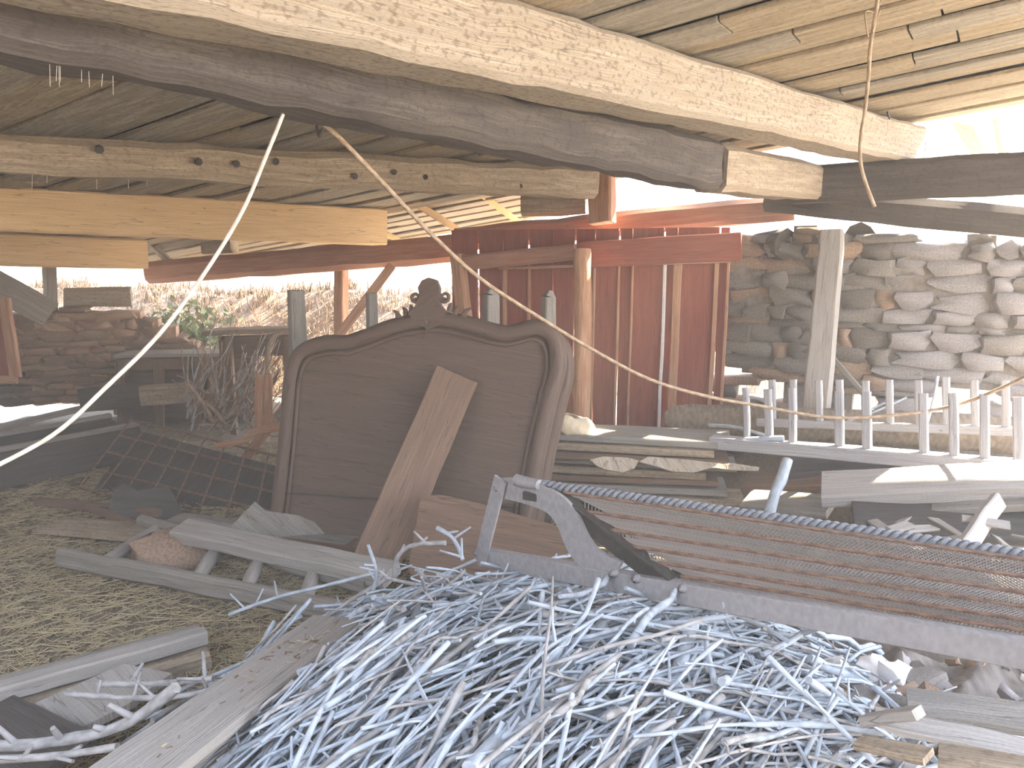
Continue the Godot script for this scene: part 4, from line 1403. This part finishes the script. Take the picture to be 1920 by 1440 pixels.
	for k in 9:
		var t := k / 8.0
		mb = Builder.new()
		tube(mb, PackedVector3Array([ga.lerp(gb, t) + gn * 0.012, gd.lerp(gc, clampf(t * 1.02 - 0.02, 0, 1)) + gn * 0.012]), PackedFloat32Array([0.007]), 6)
		part(mb, "cross_bar", M.rust_wire, grid)
	mb = Builder.new()
	var back := PackedVector3Array([ga - gn * 0.1, gb - gn * 0.1, gc - gn * 0.1, gd - gn * 0.1])
	slab(mb, back, gn, 0.02)
	single(mb, "backing_panel", M.dark_plank, "dark backing panel set behind the rusty wire grid", "panel")  # plain dark sheet backing the grid bars
	# faggot of sticks
	var root_at := at(440, 800, 6.3)
	var bundle := thing("stick_bundle", root_at, "tangled bundle of brown sticks piled beside the headboard", "sticks")
	for k in 110:
		mb = Builder.new()
		var s := Vector2(rng.randf_range(350, 500), rng.randf_range(730, 815))
		var dirx := rng.randfn() * 30 + 30
		var e := s + Vector2(dirx, -rng.randf_range(40, 130))
		if rng.randf() < 0.25:
			e = s + Vector2(rng.randf_range(-70, 70), rng.randf_range(-50, 40))
		var d0 := rng.randf_range(6.0, 6.7)
		var p := at(s.x, s.y, d0)
		var q := at(minf(e.x, 525), e.y, d0 + rng.randf_range(-0.3, 0.2))
		tube(mb, smooth_line([p, p.lerp(q, 0.35) + jit(p * 4.0, 0.05), p.lerp(q, 0.7) + jit(q * 4.0, 0.05), q], 3), PackedFloat32Array([0.011, 0.01, 0.0095, 0.008, 0.005]), 4, false)
		part(mb, "stick", M.twig_brown if k % 3 else M.twig_grey, bundle)
	for k in [[348, 715, 400, 790], [385, 755, 425, 800]]:
		mb = Builder.new()
		tube(mb, smooth_line([at(k[0], k[1], 5.95), at((k[0] + k[2]) / 2.0 + 4, (k[1] + k[3]) / 2.0, 5.9), at(k[2], k[3], 5.9)], 4), PackedFloat32Array([0.016]), 6)
		part(mb, "stick", M.twig_brown, bundle)
	mb = Builder.new()
	timber(mb, at(494, 802, 5.7), at(494, 703, 5.75), 0.13, 0.025, Vector3(0, 0.1, 1), 5, 0.006, 0.006)
	single(mb, "upright_board", M.orange_post, "short orange board standing upright beside the stick bundle", "board")
	mb = Builder.new()
	timber(mb, at(462, 812, 5.5), at(545, 796, 5.3), 0.1, 0.015, Vector3(0, 1, 0.4), 4, 0.006, 0.004)
	single(mb, "wood_shard", M.orange_post, "thin orange shard lying below the upright board", "wood chip")
	mb = Builder.new()
	timber(mb, at(405, 835, 5.45), at(470, 826, 5.4), 0.07, 0.012, Vector3(0, 1, 0.4), 4, 0.006, 0.004)
	single(mb, "wood_shard", M.orange_post, "thin orange shard lying on the rusty wire grid", "wood chip")
	mb = Builder.new()
	tube(mb, smooth_line([at(502, 700, 6.0), at(503, 660, 6.0), at(512, 634, 6.0), at(530, 625, 6.0), at(552, 628, 6.0)], 5), PackedFloat32Array([0.018]), 8)
	single(mb, "bent_hoop", M.cable_brown, "bent pale hoop standing behind the headboard corner", "hoop")
	# boards and scraps at the edge of the straw floor
	var sheet := PackedVector3Array()
	var sn := Vector3(0.15, 0.5, 1).normalized()
	var sc := at(290, 950, 4.95)
	for q in [[200, 975], [214, 918], [232, 906], [258, 920], [290, 914], [316, 914], [326, 926], [352, 985]]:
		sheet.append(on_plane(q[0], q[1], sc, sn))
	mb = Builder.new()
	slab(mb, sheet, sn, 0.02)
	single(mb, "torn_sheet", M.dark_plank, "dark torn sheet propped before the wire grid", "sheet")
	for q in [[[92, 984], [280, 1000], 0.24, 0.03, "knotty_beam", "flat pale brown board lying on the straw behind the ladder"], [[70, 940], [300, 962], 0.05, 0.05, "brown_plank", "thin brown batten lying at the edge of the straw floor"], [[140, 942], [275, 990], 0.04, 0.04, "brown_plank", "thin brown batten crossing over the flat pale brown board"], [[330, 972], [660, 1018], 0.16, 0.03, "grey_plank", "long grey board lying behind the ladder at the headboard foot"], [[440, 985], [700, 1032], 0.2, 0.03, "brown_plank", "brown board lying against the foot of the headboard"]]:
		mb = Builder.new()
		var p0 := on_floor(q[0][0], q[0][1], 0.03)
		var p1 := on_floor(q[1][0], q[1][1], 0.04)
		timber(mb, p0, p1, q[2], q[3], Vector3.UP, 5, 0.006, 0.006)
		single(mb, "floor_board", M[q[4]], q[5], "board")
	mb = Builder.new()
	tube(mb, PackedVector3Array([on_floor(365, 978, 0.09), on_floor(440, 990, 0.1)]), PackedFloat32Array([0.03, 0.026]), 7, true, 1.0, Vector3.ZERO, 0.2)
	single(mb, "short_stick", M.grey_plank, "short stout stick lying above the far ladder rail", "stick")
	sheet = PackedVector3Array()
	sc = at(500, 970, 4.5)
	for q in [[425, 995], [478, 940], [498, 958], [560, 966], [640, 1000], [640, 1030], [440, 1010]]:
		sheet.append(on_plane(q[0], q[1], sc, sn))
	mb = Builder.new()
	slab(mb, sheet, sn, 0.015)
	single(mb, "torn_sheet", M.grey_plank, "crumpled grey sheet scrap at the foot of the headboard", "sheet")

# ---------------------------------------------------------------- ladder on the floor
func build_ladder_side() -> void:
	var a := on_floor(112, 1046, 0.07)
	var b := on_floor(660, 1150, 0.09)
	var c := on_floor(265, 980, 0.08)
	var d := on_floor(690, 1098, 0.1)
	var root := thing("ladder", a.lerp(d, 0.5) * Vector3(1, 0, 1), "old grey wooden ladder lying on the straw floor", "ladder")
	var mb := Builder.new()
	timber(mb, a, b, 0.06, 0.105, Vector3.UP, 12, 0.008, 0.02)
	part(mb, "rail", M.grey_plank, root)
	mb = Builder.new()
	timber(mb, c, d, 0.06, 0.09, Vector3.UP, 12, 0.008, 0.02)
	part(mb, "rail", M.grey_plank, root)
	for t in [[0.16, 0.10], [0.50, 0.40], [0.67, 0.585], [0.86, 0.8]]:
		mb = Builder.new()
		tube(mb, PackedVector3Array([a.lerp(b, t[0]), a.lerp(b, t[0]).lerp(c.lerp(d, t[1]), 0.5), c.lerp(d, t[1])]), PackedFloat32Array([0.032, 0.036, 0.032]), 9, true, 1.0, Vector3.ZERO, 0.12)
		part(mb, "rung", M.dusty_plank, root)
	mb = Builder.new()
	var p := at(338, 995, 4.25)
	var q := at(735, 1078, 3.72)
	timber(mb, p, q, 0.15, 0.07, Vector3(0.05, 1, 0.2), 12, 0.007, 0.008)
	single(mb, "heavy_plank", M.dusty_plank, "heavy dusty plank lying along the far rail of the ladder", "plank")
	if stone_meshes.is_empty(): stone_variants()
	var s := MeshInstance3D.new()
	s.name = numbered("flat_stone")
	s.mesh = stone_meshes[4]
	s.material_override = M.stone_brown
	add_child(s)
	s.transform = Transform3D(Basis(Vector3(0.05, 0.1, -0.1).normalized(), 0.5) * Basis.from_scale(Vector3(0.4, 0.15, 0.24)), on_floor(328, 1040, 0.06))
	tag(s, "flat pale stone slab lying between the ladder rails", "stone")

# ---------------------------------------------------------------- foreground timbers
func build_foreground() -> void:
	var mb := Builder.new()
	timber(mb, at(386, 1192, 3.2), at(-90, 1322, 2.68), 0.07, 0.06, Vector3.UP, 10, 0.004, 0.008)
	single(mb, "squared_batten", M.dusty_plank, "squared dusty batten lying on top of a rough beam", "batten")
	mb = Builder.new()
	timber(mb, at(372, 1182, 3.3), at(-90, 1306, 2.78), 0.035, 0.05, Vector3.UP, 10, 0.004, 0.006)
	single(mb, "thin_batten", M.grey_plank, "thin grey batten laid behind the squared dusty batten", "batten")
	mb = Builder.new()
	timber(mb, at(388, 1231, 3.2), at(-90, 1369, 2.68), 0.12, 0.09, Vector3.UP, 12, 0.012, 0.015)
	single(mb, "rough_beam", M.knotty_beam, "rough brown beam lying under the squared dusty batten", "beam")
	# flat board on the floor in front
	var n := Vector3(0.02, 1, 0.1).normalized()
	var c := at(180, 1310, 2.72)
	var pts := PackedVector3Array()
	for k in [[16, 1340], [232, 1244], [322, 1262], [240, 1320], [98, 1392]]:
		pts.append(on_plane(k[0], k[1], c, n))
	mb = Builder.new()
	slab(mb, pts, n, 0.03)
	single(mb, "flat_board", M.dusty_plank, "flat dusty board lying before the rough beam", "board")
	mb = Builder.new()
	timber(mb, at(-60, 1352, 2.6), at(100, 1440, 2.3), 0.3, 0.02, n, 3, 0.003, 0.004)  # dark sheet painting the shade beneath the flat board
	single(mb, "under_board_shade", M.dark_plank, "dark sheet standing in for shade beneath the flat dusty board", "board")
	# broad board lying up the brushwood heap
	mb = Builder.new()
	timber(mb, at(634, 1164, 2.85), at(90, 1570, 1.5), 0.205, 0.03, Vector3(-0.05, 1, 0.12), 12, 0.004, 0.005)
	single(mb, "broad_plank", M.dusty_plank, "broad dusty plank resting on the side of the brushwood heap", "plank")
	for k in 60:
		var t := rng.randf_range(0.12, 0.8)
		var b := at(634, 1164, 2.85).lerp(at(90, 1570, 1.5), t)
		if k < 34: b = at(634, 1164, 2.85).lerp(at(90, 1570, 1.5), 0.26 + rng.randfn() * 0.045)
		b += Vector3(rng.randf_range(-0.06, 0.06), 0.019, rng.randf_range(-0.05, 0.05))
		var an := rng.randf() * TAU
		mb = Builder.new()
		timber(mb, b, b + Vector3(cos(an), 0.05, sin(an)) * rng.randf_range(0.008, 0.035), rng.randf_range(0.002, 0.006), 0.002, Vector3.UP, 1, 0.0, 0.0005)
		single(mb, "chaff_flake", M.straw if k % 3 == 0 else M.brown_plank, "tiny chaff flake on the broad dusty plank", "chaff", "chaff flakes on the broad plank")

# ---------------------------------------------------------------- brushwood heap
func heap_y(x: float, z: float) -> float:
	var e := 1.0 - pow((x - 0.13) / 1.28, 2) - pow((z + 2.14) / 1.1, 2)
	if e <= 0.0:
		return maxf(-0.1, 0.6 * e)
	return 0.565 * pow(e, 0.55) + 0.05 * nz.get_noise_2d(x * 16, z * 16)

func lay_stick(big: bool) -> Transform3D:
	var x := 0.0
	var z := 0.0
	while true:
		x = rng.randf_range(-1.2, 1.45)
		z = rng.randf_range(-3.15, -1.15)
		if heap_y(x, z) > 0.06 and (big == false or z < -1.25): break
	var an := rng.randfn() * 0.24 + 0.78
	if rng.randf() < 0.1: an = rng.randf() * PI
	# the bundle by the bed rail lies flatter to the right
	if x > 0.25: an -= 0.22
	var l := rng.randf_range(0.4, 1.05) if big else rng.randf_range(0.2, 0.7)
	var h := Vector3(cos(an), 0, -sin(an))
	if rng.randf() < 0.5: h = -h
	var c := Vector3(x, 0, z)
	var p0 := c - h * l / 2
	var p1 := c + h * l / 2
	var deep := rng.randf_range(-0.015, 0.02) if big else -pow(rng.randf(), 1.2) * 0.2
	var hc := heap_y(x, z)
	var g := (heap_y(x + h.x * 0.12, z + h.z * 0.12) - heap_y(x - h.x * 0.12, z - h.z * 0.12)) / 0.24
	g = clampf(g, -0.55, 0.55) + rng.randfn() * (0.05 if big else 0.12)
	p0.y = maxf(hc + deep - g * l / 2, 0.02)
	p1.y = maxf(hc + deep + g * l / 2, 0.02)
	var xa := (p1 - p0)
	var za := xa.cross(Vector3.UP).normalized()
	var ya := za.cross(xa).normalized()
	var th := rng.randf_range(0.5, 0.95) if rng.randf() < 0.92 else rng.randf_range(1.15, 1.6)
	if not big: th *= 0.75
	var mid := p0.lerp(p1, 0.5)
	return Transform3D(Basis(xa, ya * th, za * th) * Basis(Vector3.RIGHT, rng.randf() * TAU), mid)

func build_heap() -> void:
	# dark core of crumbled brushwood
	var core := Builder.new()
	var pts := PackedVector3Array()
	var uvs := PackedVector2Array()
	for i in 37:
		for j in 31:
			var x := lerpf(-1.25, 1.5, i / 36.0)
			var z := lerpf(-3.25, -0.95, j / 30.0)
			pts.append(Vector3(x, heap_y(x, z) * 0.62 - 0.09 + 0.03 * nz.get_noise_2d(x * 120, z * 120), z))
			uvs.append(Vector2(x, z))
	core.grid(pts, 37, 31, uvs, Vector3(0, -20, -2))
	single(core, "brushwood_litter", M.litter, "brown crumbled litter under the brushwood heap", "litter", "", "stuff")
	# stick shapes, one metre long along x
	var unit := []
	for k in 12:
		var mb := Builder.new()
		var line := []
		var steps := 7
		var yy := 0.0
		var zz := 0.0
		var bend := rng.randfn() * 0.03
		for i in steps + 1:
			line.append(Vector3(i / float(steps) - 0.5, yy, zz))
			yy += rng.randfn() * 0.012
			zz += rng.randfn() * 0.014 + bend * (i - 3.5) * 0.16
		var sw := smooth_line(line, 2)
		var rad := PackedFloat32Array()
		for i in sw.size():
			rad.append(lerpf(0.0105, 0.0055, i / float(sw.size() - 1)) * (1.0 + 0.12 * rng.randfn()))
		tube(mb, sw, rad, 6)
		# buds and side shoots
		for q in 4:
			var i := rng.randi_range(2, sw.size() - 2)
			var an := rng.randf() * TAU
			var o := Vector3(rng.randf_range(0.2, 0.9), cos(an), sin(an)).normalized()
			var l := rng.randf_range(0.012, 0.03) if q < 3 else rng.randf_range(0.03, 0.1)
			tube(mb, PackedVector3Array([sw[i], sw[i] + o * l * 0.6 + Vector3(0.01, 0, 0), sw[i] + o * l + Vector3(0.03 * l / 0.1, 0, 0)]), PackedFloat32Array([0.0065, 0.005, 0.0035]), 5)
		unit.append(to_mesh(mb, Vector3.ZERO))
	# the broad plank lies clear of the sticks
	var pa := at(634, 1164, 2.85)
	var pb := at(90, 1570, 1.5)
	var on_plank := func(q: Vector3) -> bool:
		var f := Vector2(pb.x - pa.x, pb.z - pa.z)
		var r := Vector2(q.x - pa.x, q.z - pa.z)
		var t := r.dot(f) / f.length_squared()
		return t > -0.02 and t < 1.0 and absf(r.cross(f.normalized())) < 0.125 and q.y > lerpf(pa.y, pb.y, t) - 0.03
	# and the iron rail lies on top of them
	var ra := at(905, 1047, 3.1)
	var rb := at(2000, 1243, 1.68)
	var over_rail := func(q: Vector3) -> bool:
		var f := Vector2(rb.x - ra.x, rb.z - ra.z)
		var r := Vector2(q.x - ra.x, q.z - ra.z)
		var t := r.dot(f) / f.length_squared()
		var aside := r.cross(f.normalized())
		return t > -0.03 and t < 1.0 and aside > -0.06 and q.y > lerpf(ra.y, rb.y, t) - 0.055
	var lay := func(big: bool) -> Transform3D:
		var put: Callable = lay_stick
		for tries in 30:
			var tf: Transform3D = put.call(big)
			var clear := true
			for q in 7:
				var pos := tf * Vector3(q / 6.0 - 0.5, 0, 0)
				if on_plank.call(pos) or over_rail.call(pos): clear = false
			if clear: return tf
		return put.call(false)
	for k in 296:
		var mi := MeshInstance3D.new()
		mi.name = numbered("stick")
		mi.mesh = unit[rng.randi() % unit.size()]
		mi.material_override = M.twig_pale_skytint if rng.randf() < 0.8 else M.twig_grey
		add_child(mi)
		mi.transform = lay.call(true)
		var thick := mi.transform.basis.y.length()
		var px := mi.position.x
		tag(mi, "%s %s stick on the brushwood heap, %s" % ["thick" if thick > 1.25 else ("slender" if thick < 0.85 else "middling"), "pale" if mi.material_override == M.twig_pale_skytint else "brownish grey", "near the broad plank" if px < -0.45 else ("near the iron bed rail" if px > 0.55 else ("on its crown" if mi.position.z < -2.2 else "on its front slope"))], "stick", "sticks on the brushwood heap")
	var fill := thing("brushwood_filling", Vector3(0.1, 0, -2.1), "dense tangle of thin twigs inside the brushwood heap", "twigs", "", "stuff")
	for v in unit.size():
		var where := []
		for k in 200:
			var t: Transform3D = lay.call(false)
			t.origin -= fill.position
			where.append(t)
		copies("twigs", unit[v], M.twig_pale_skytint if v % 3 else M.twig_grey, where, fill)
	# stout pieces that stand out
	for k in [[[1215, 1470], [1222, 1400], [1262, 1290], [1298, 1170], 1.75, 2.35, 0.022, "stout bent stick standing out across the front of the brushwood heap"], [[880, 1440], [960, 1360], [1060, 1270], [1130, 1170], 1.75, 2.4, 0.02, "thick pale split stick rising through the middle of the heap"], [[760, 1300], [830, 1240], [900, 1190], [940, 1172], 2.2, 2.6, 0.019, "thick bluish split stick lying behind the middle of the heap"], [[690, 1310], [720, 1270], [770, 1190], [785, 1120], 2.2, 2.8, 0.017, "thick pale stick lying beside the end of the broad plank"]]:
		var mb := Builder.new()
		var l := []
		for q in 4:
			l.append(at(k[q][0], k[q][1], lerpf(k[4], k[5], q / 3.0)))
		tube(mb, smooth_line(l, 6), PackedFloat32Array([k[6]]), 8, true, 0.8, Vector3.UP, 0.12)
		single(mb, "stout_stick", M.twig_pale_skytint, k[7], "stick")
	# sticks that poke out of the pile
	for k in [[[700, 1110], [705, 1070], [690, 1022], [], 3.0, 0.008, "thin forked twig poking up behind the brushwood heap"], [[430, 1152], [520, 1120], [610, 1098], [720, 1070], 3.25, 0.009, "long bare twig reaching over the ladder from the heap"], [[740, 1085], [745, 1045], [775, 1022], [835, 1018], 3.05, 0.011, "hooked twig arching over the top of the heap"], [[820, 990], [850, 1010], [868, 1050], [], 3.05, 0.01, "short knobbly twig leaning on the bed bracket foot"], [[185, 1282], [290, 1282], [400, 1272], [], 2.5, 0.012, "bare branch end reaching over the flat dusty board"], [[125, 1300], [230, 1308], [330, 1306], [420, 1290], 2.45, 0.011, "forked bare branch lying over the flat dusty board"], [[-30, 1400], [90, 1392], [230, 1360], [330, 1290], 2.25, 0.02, "thick grey branch curving beside the broad plank"], [[-30, 1425], [100, 1418], [220, 1400], [], 2.15, 0.013, "thin grey branch lying below the thick curving branch"], [[1140, 1270], [1210, 1180], [1290, 1165], [1400, 1150], 2.45, 0.01, "arched twig crossing below the bed base rail"], [[1280, 1130], [1370, 1150], [1440, 1180], [1480, 1205], 2.5, 0.009, "dark thin twig hanging below the bed base rail"], [[1440, 1230], [1520, 1310], [1580, 1370], [1640, 1430], 1.95, 0.008, "slender bare stem running over the rubble on the right"], [[1560, 1290], [1620, 1340], [1690, 1400], [], 1.95, 0.006, "fine dry stem lying over the rubble stones"]]:
		var mb := Builder.new()
		var l := []
		for q in 4:
			if not k[q].is_empty():
				l.append(at(k[q][0], k[q][1], k[4] - 0.05 * q))
		var sw := smooth_line(l, 5)
		tube(mb, sw, PackedFloat32Array([k[5], k[5], k[5] * 0.95, k[5] * 0.9, k[5] * 0.85]), 6, true, 1.0, Vector3.ZERO, 0.25)
		for q in 4:
			var i := rng.randi_range(2, sw.size() - 2)
			var o := Vector3(rng.randfn(), absf(rng.randfn()) * 0.6 + 0.2, rng.randfn() * 0.5).normalized()
			tube(mb, PackedVector3Array([sw[i], sw[i] + o * 0.03, sw[i] + o * rng.randf_range(0.04, 0.1)]), PackedFloat32Array([k[5] * 0.6, k[5] * 0.5, k[5] * 0.4]), 5)
		single(mb, "bare_twig", M.twig_grey if k[5] > 0.0105 else M.twig_pale_skytint, k[6], "twig")

# ---------------------------------------------------------------- cables and hanging wire
func build_wires() -> void:
	var mb := Builder.new()
	tube(mb, smooth_line([at(531, 214, 2.38), at(500, 290, 2.36), at(455, 395, 2.33), at(385, 510, 2.28), at(300, 625, 2.2), at(200, 725, 2.12), at(100, 815, 2.05), at(-40, 890, 1.95)], 6), PackedFloat32Array([0.0055, 0.0056, 0.006]), 7, false)
	single(mb, "hanging_cable", M.cable_pale, "pale cable hanging from the dark beam down to the left", "cable")
	mb = Builder.new()
	tube(mb, smooth_line([at(596, 226, 2.6), at(640, 262, 2.7), at(720, 345, 2.9), at(810, 440, 3.1), at(900, 522, 3.3), at(1000, 588, 3.5), at(1110, 655, 3.7), at(1220, 712, 3.9), at(1330, 744, 4.05), at(1420, 760, 4.15), at(1560, 783, 4.15), at(1700, 776, 4.1), at(1790, 760, 4.05), at(1860, 735, 3.9), at(1960, 690, 3.7)], 6), PackedFloat32Array([0.006, 0.006, 0.007, 0.008, 0.009]), 7, false)
	single(mb, "hanging_cable", M.cable_brown, "grey brown cable sagging from the dark beam across to the rack", "cable")
	mb = Builder.new()
	tube(mb, smooth_line([at(598, 222, 2.6), at(594, 240, 2.6), at(598, 256, 2.6), at(606, 240, 2.6)], 5), PackedFloat32Array([0.005]), 6, false)
	single(mb, "cable_hook", M.iron_dark, "dark wire hook under the dark beam holding the cable", "hook")
	var top := at(1648, -20, 2.613)
	var hw := thing("hanging_wire", at(1640, 388, 2.730), "frayed brown wire hanging straight down from the roof boards", "wire")
	mb = Builder.new()
	tube(mb, smooth_line([top, at(1642, 25, 2.621), at(1632, 90, 2.636), at(1628, 150, 2.652), at(1621, 215, 2.668), at(1615, 250, 2.683), at(1613, 300, 2.699), at(1622, 340, 2.714), at(1640, 388, 2.730)], 6), PackedFloat32Array([0.0062, 0.0066, 0.007, 0.007, 0.0066]), 7, true, 1.0, Vector3.ZERO, 0.15)
	part(mb, "main_strand", M.cable_brown, hw)
	for k in [[[1640, 30], [1654, -5]], [[1640, 24], [1622, 24], [1628, 70]], [[1636, 60], [1650, 20]]]:
		mb = Builder.new()
		var l := []
		for q in k: l.append(at(q[0], q[1], 2.621))
		tube(mb, smooth_line(l, 4), PackedFloat32Array([0.003]), 5, false)
		part(mb, "loose_strand", M.cable_brown, hw)
	# nails in the pale beam
	for k in [[1403, 200, 1430, 184], [1668, 222, 1664, 210]]:
		mb = Builder.new()
		tube(mb, PackedVector3Array([at(k[0], k[1], 3.9), at(k[2], k[3], 3.82)]), PackedFloat32Array([0.005]), 6)
		single(mb, "nail", M.iron_dark, "bent dark nail sticking out of the pale beam", "nail", "nails in the pale beam")
	# strands of cobweb below the beams
	for k in 16:
		var px := rng.randf_range(40, 620)
		var low := k % 2 == 0
		var py: float = (112 + px * 0.179) if low else (322 + px * 0.03)
		var d: float = 1.0 / lerpf(1.0 / 1.72, 1.0 / 2.5, px / 640.0) if low else 1.0 / lerpf(1.0 / 3.25, 1.0 / 6.0, (px + 60.0) / 1162.0)
		mb = Builder.new()
		var l := rng.randf_range(14, 34)
		tube(mb, PackedVector3Array([at(px, py - 8, d), at(px + rng.randfn(), py + l, d)]), PackedFloat32Array([0.0006 if low else 0.0012]), 4, false)
		single(mb, "cobweb_strand", M.cobweb, "dusty cobweb strand hanging from the beams on the left", "cobweb", "cobweb strands under the beams")

# ---------------------------------------------------------------- rubble on the right
func build_rubble() -> void:
	var bank := Builder.new()
	var pts := PackedVector3Array()
	var uvs := PackedVector2Array()
	for i in 25:
		for j in 25:
			var x := lerpf(0.75, 2.6, i / 24.0)
			var z := lerpf(-2.9, -0.9, j / 24.0)
			var h := 0.36 * clampf((x - 0.75) / 0.5, 0, 1) * clampf((z + 2.9) / 0.5, 0, 1) * clampf((-0.9 - z) / 0.4, 0, 1) * clampf((2.6 - x) / 0.4, 0, 1)
			pts.append(Vector3(x, h * (1.0 + 0.3 * nz.get_noise_2d(x * 40, z * 40)) + 0.025 * nz.get_noise_2d(x * 140, z * 140) - 0.03, z))
			uvs.append(Vector2(x, z))
	bank.grid(pts, 25, 25, uvs, Vector3(1.7, -20, -2))
	single(bank, "rubble_bank", M.mortar, "bank of earthy crumbled rubble under the iron bed base", "debris", "", "stuff")
	for k in 110:
		var px := rng.randf_range(1500, 1930)
		var py := rng.randf_range(1240, 1445)
		var p := on_plane(px, py, Vector3(0, 0.36, 0), Vector3.UP)
		var s := MeshInstance3D.new()
		s.name = numbered("rubble_stone")
		s.mesh = stone_meshes[rng.randi() % stone_meshes.size()]
		s.material_override = [M.stone_pale, M.stone_grey, M.chalky, M.stone_brown][rng.randi() % 4]
		add_child(s)
		var z := rng.randf_range(0.015, 0.1) * rng.randf_range(0.5, 1.0) + 0.008
		s.transform = Transform3D(Basis.from_euler(Vector3(rng.randfn() * 0.4, rng.randf() * TAU, rng.randfn() * 0.4)) * Basis.from_scale(Vector3(z * 1.5, z * 0.7, z)), p)
		tag(s, "%s %s rubble stone lying in the debris under the bed base" % ["small" if z < 0.06 else "larger", {M.stone_pale: "pale grey", M.stone_grey: "mid grey", M.chalky: "chalk white", M.stone_brown: "brown"}[s.material_override]], "stone", "rubble stones under the bed base")
	for k in [[[1640, 1345], [1960, 1415], 1.85, 0.09, 0.03, "dusty_plank", "narrow pale board lying over the rubble at the right"], [[1700, 1318], [1960, 1350], 1.95, 0.13, 0.04, "grey_plank", "grey board half buried in the rubble under the rail"], [[1620, 1352], [1722, 1338], 1.8, 0.05, 0.04, "dusty_plank", "small sawn wood block on the rubble"], [[1760, 1420], [1980, 1452], 1.7, 0.1, 0.03, "knotty_beam", "brown board lying low in the rubble corner"], [[1610, 1392], [1740, 1420], 1.75, 0.07, 0.025, "knotty_beam", "short warm brown board piece among the rubble"]]:
		var mb := Builder.new()
		timber(mb, at(k[0][0], k[0][1], k[2] + 0.06), at(k[1][0], k[1][1], k[2] - 0.06), k[3] * 0.8, k[4] * 0.6, Vector3(0.1, 1, 0.2), 6, 0.005, 0.002)
		single(mb, "rubble_board", M[k[5]], k[6], "board")
	for k in 40:
		var p := on_plane(rng.randf_range(1400, 1700), rng.randf_range(1290, 1445), Vector3(0, 0.38, 0), Vector3.UP)
		var an := rng.randf() * TAU
		var l := rng.randf_range(0.08, 0.3)
		var mb := Builder.new()
		var e := p + Vector3(cos(an) * l, rng.randf_range(-0.02, 0.05), sin(an) * l)
		tube(mb, smooth_line([p, p.lerp(e, 0.5) + jit(p * 5.0, 0.03), e], 3), PackedFloat32Array([0.004, 0.0035, 0.003]), 5)
		single(mb, "root_fibre", M.twig_grey, "thin dry root fibre tangled beside the brushwood heap", "root", "dry root fibres beside the heap")
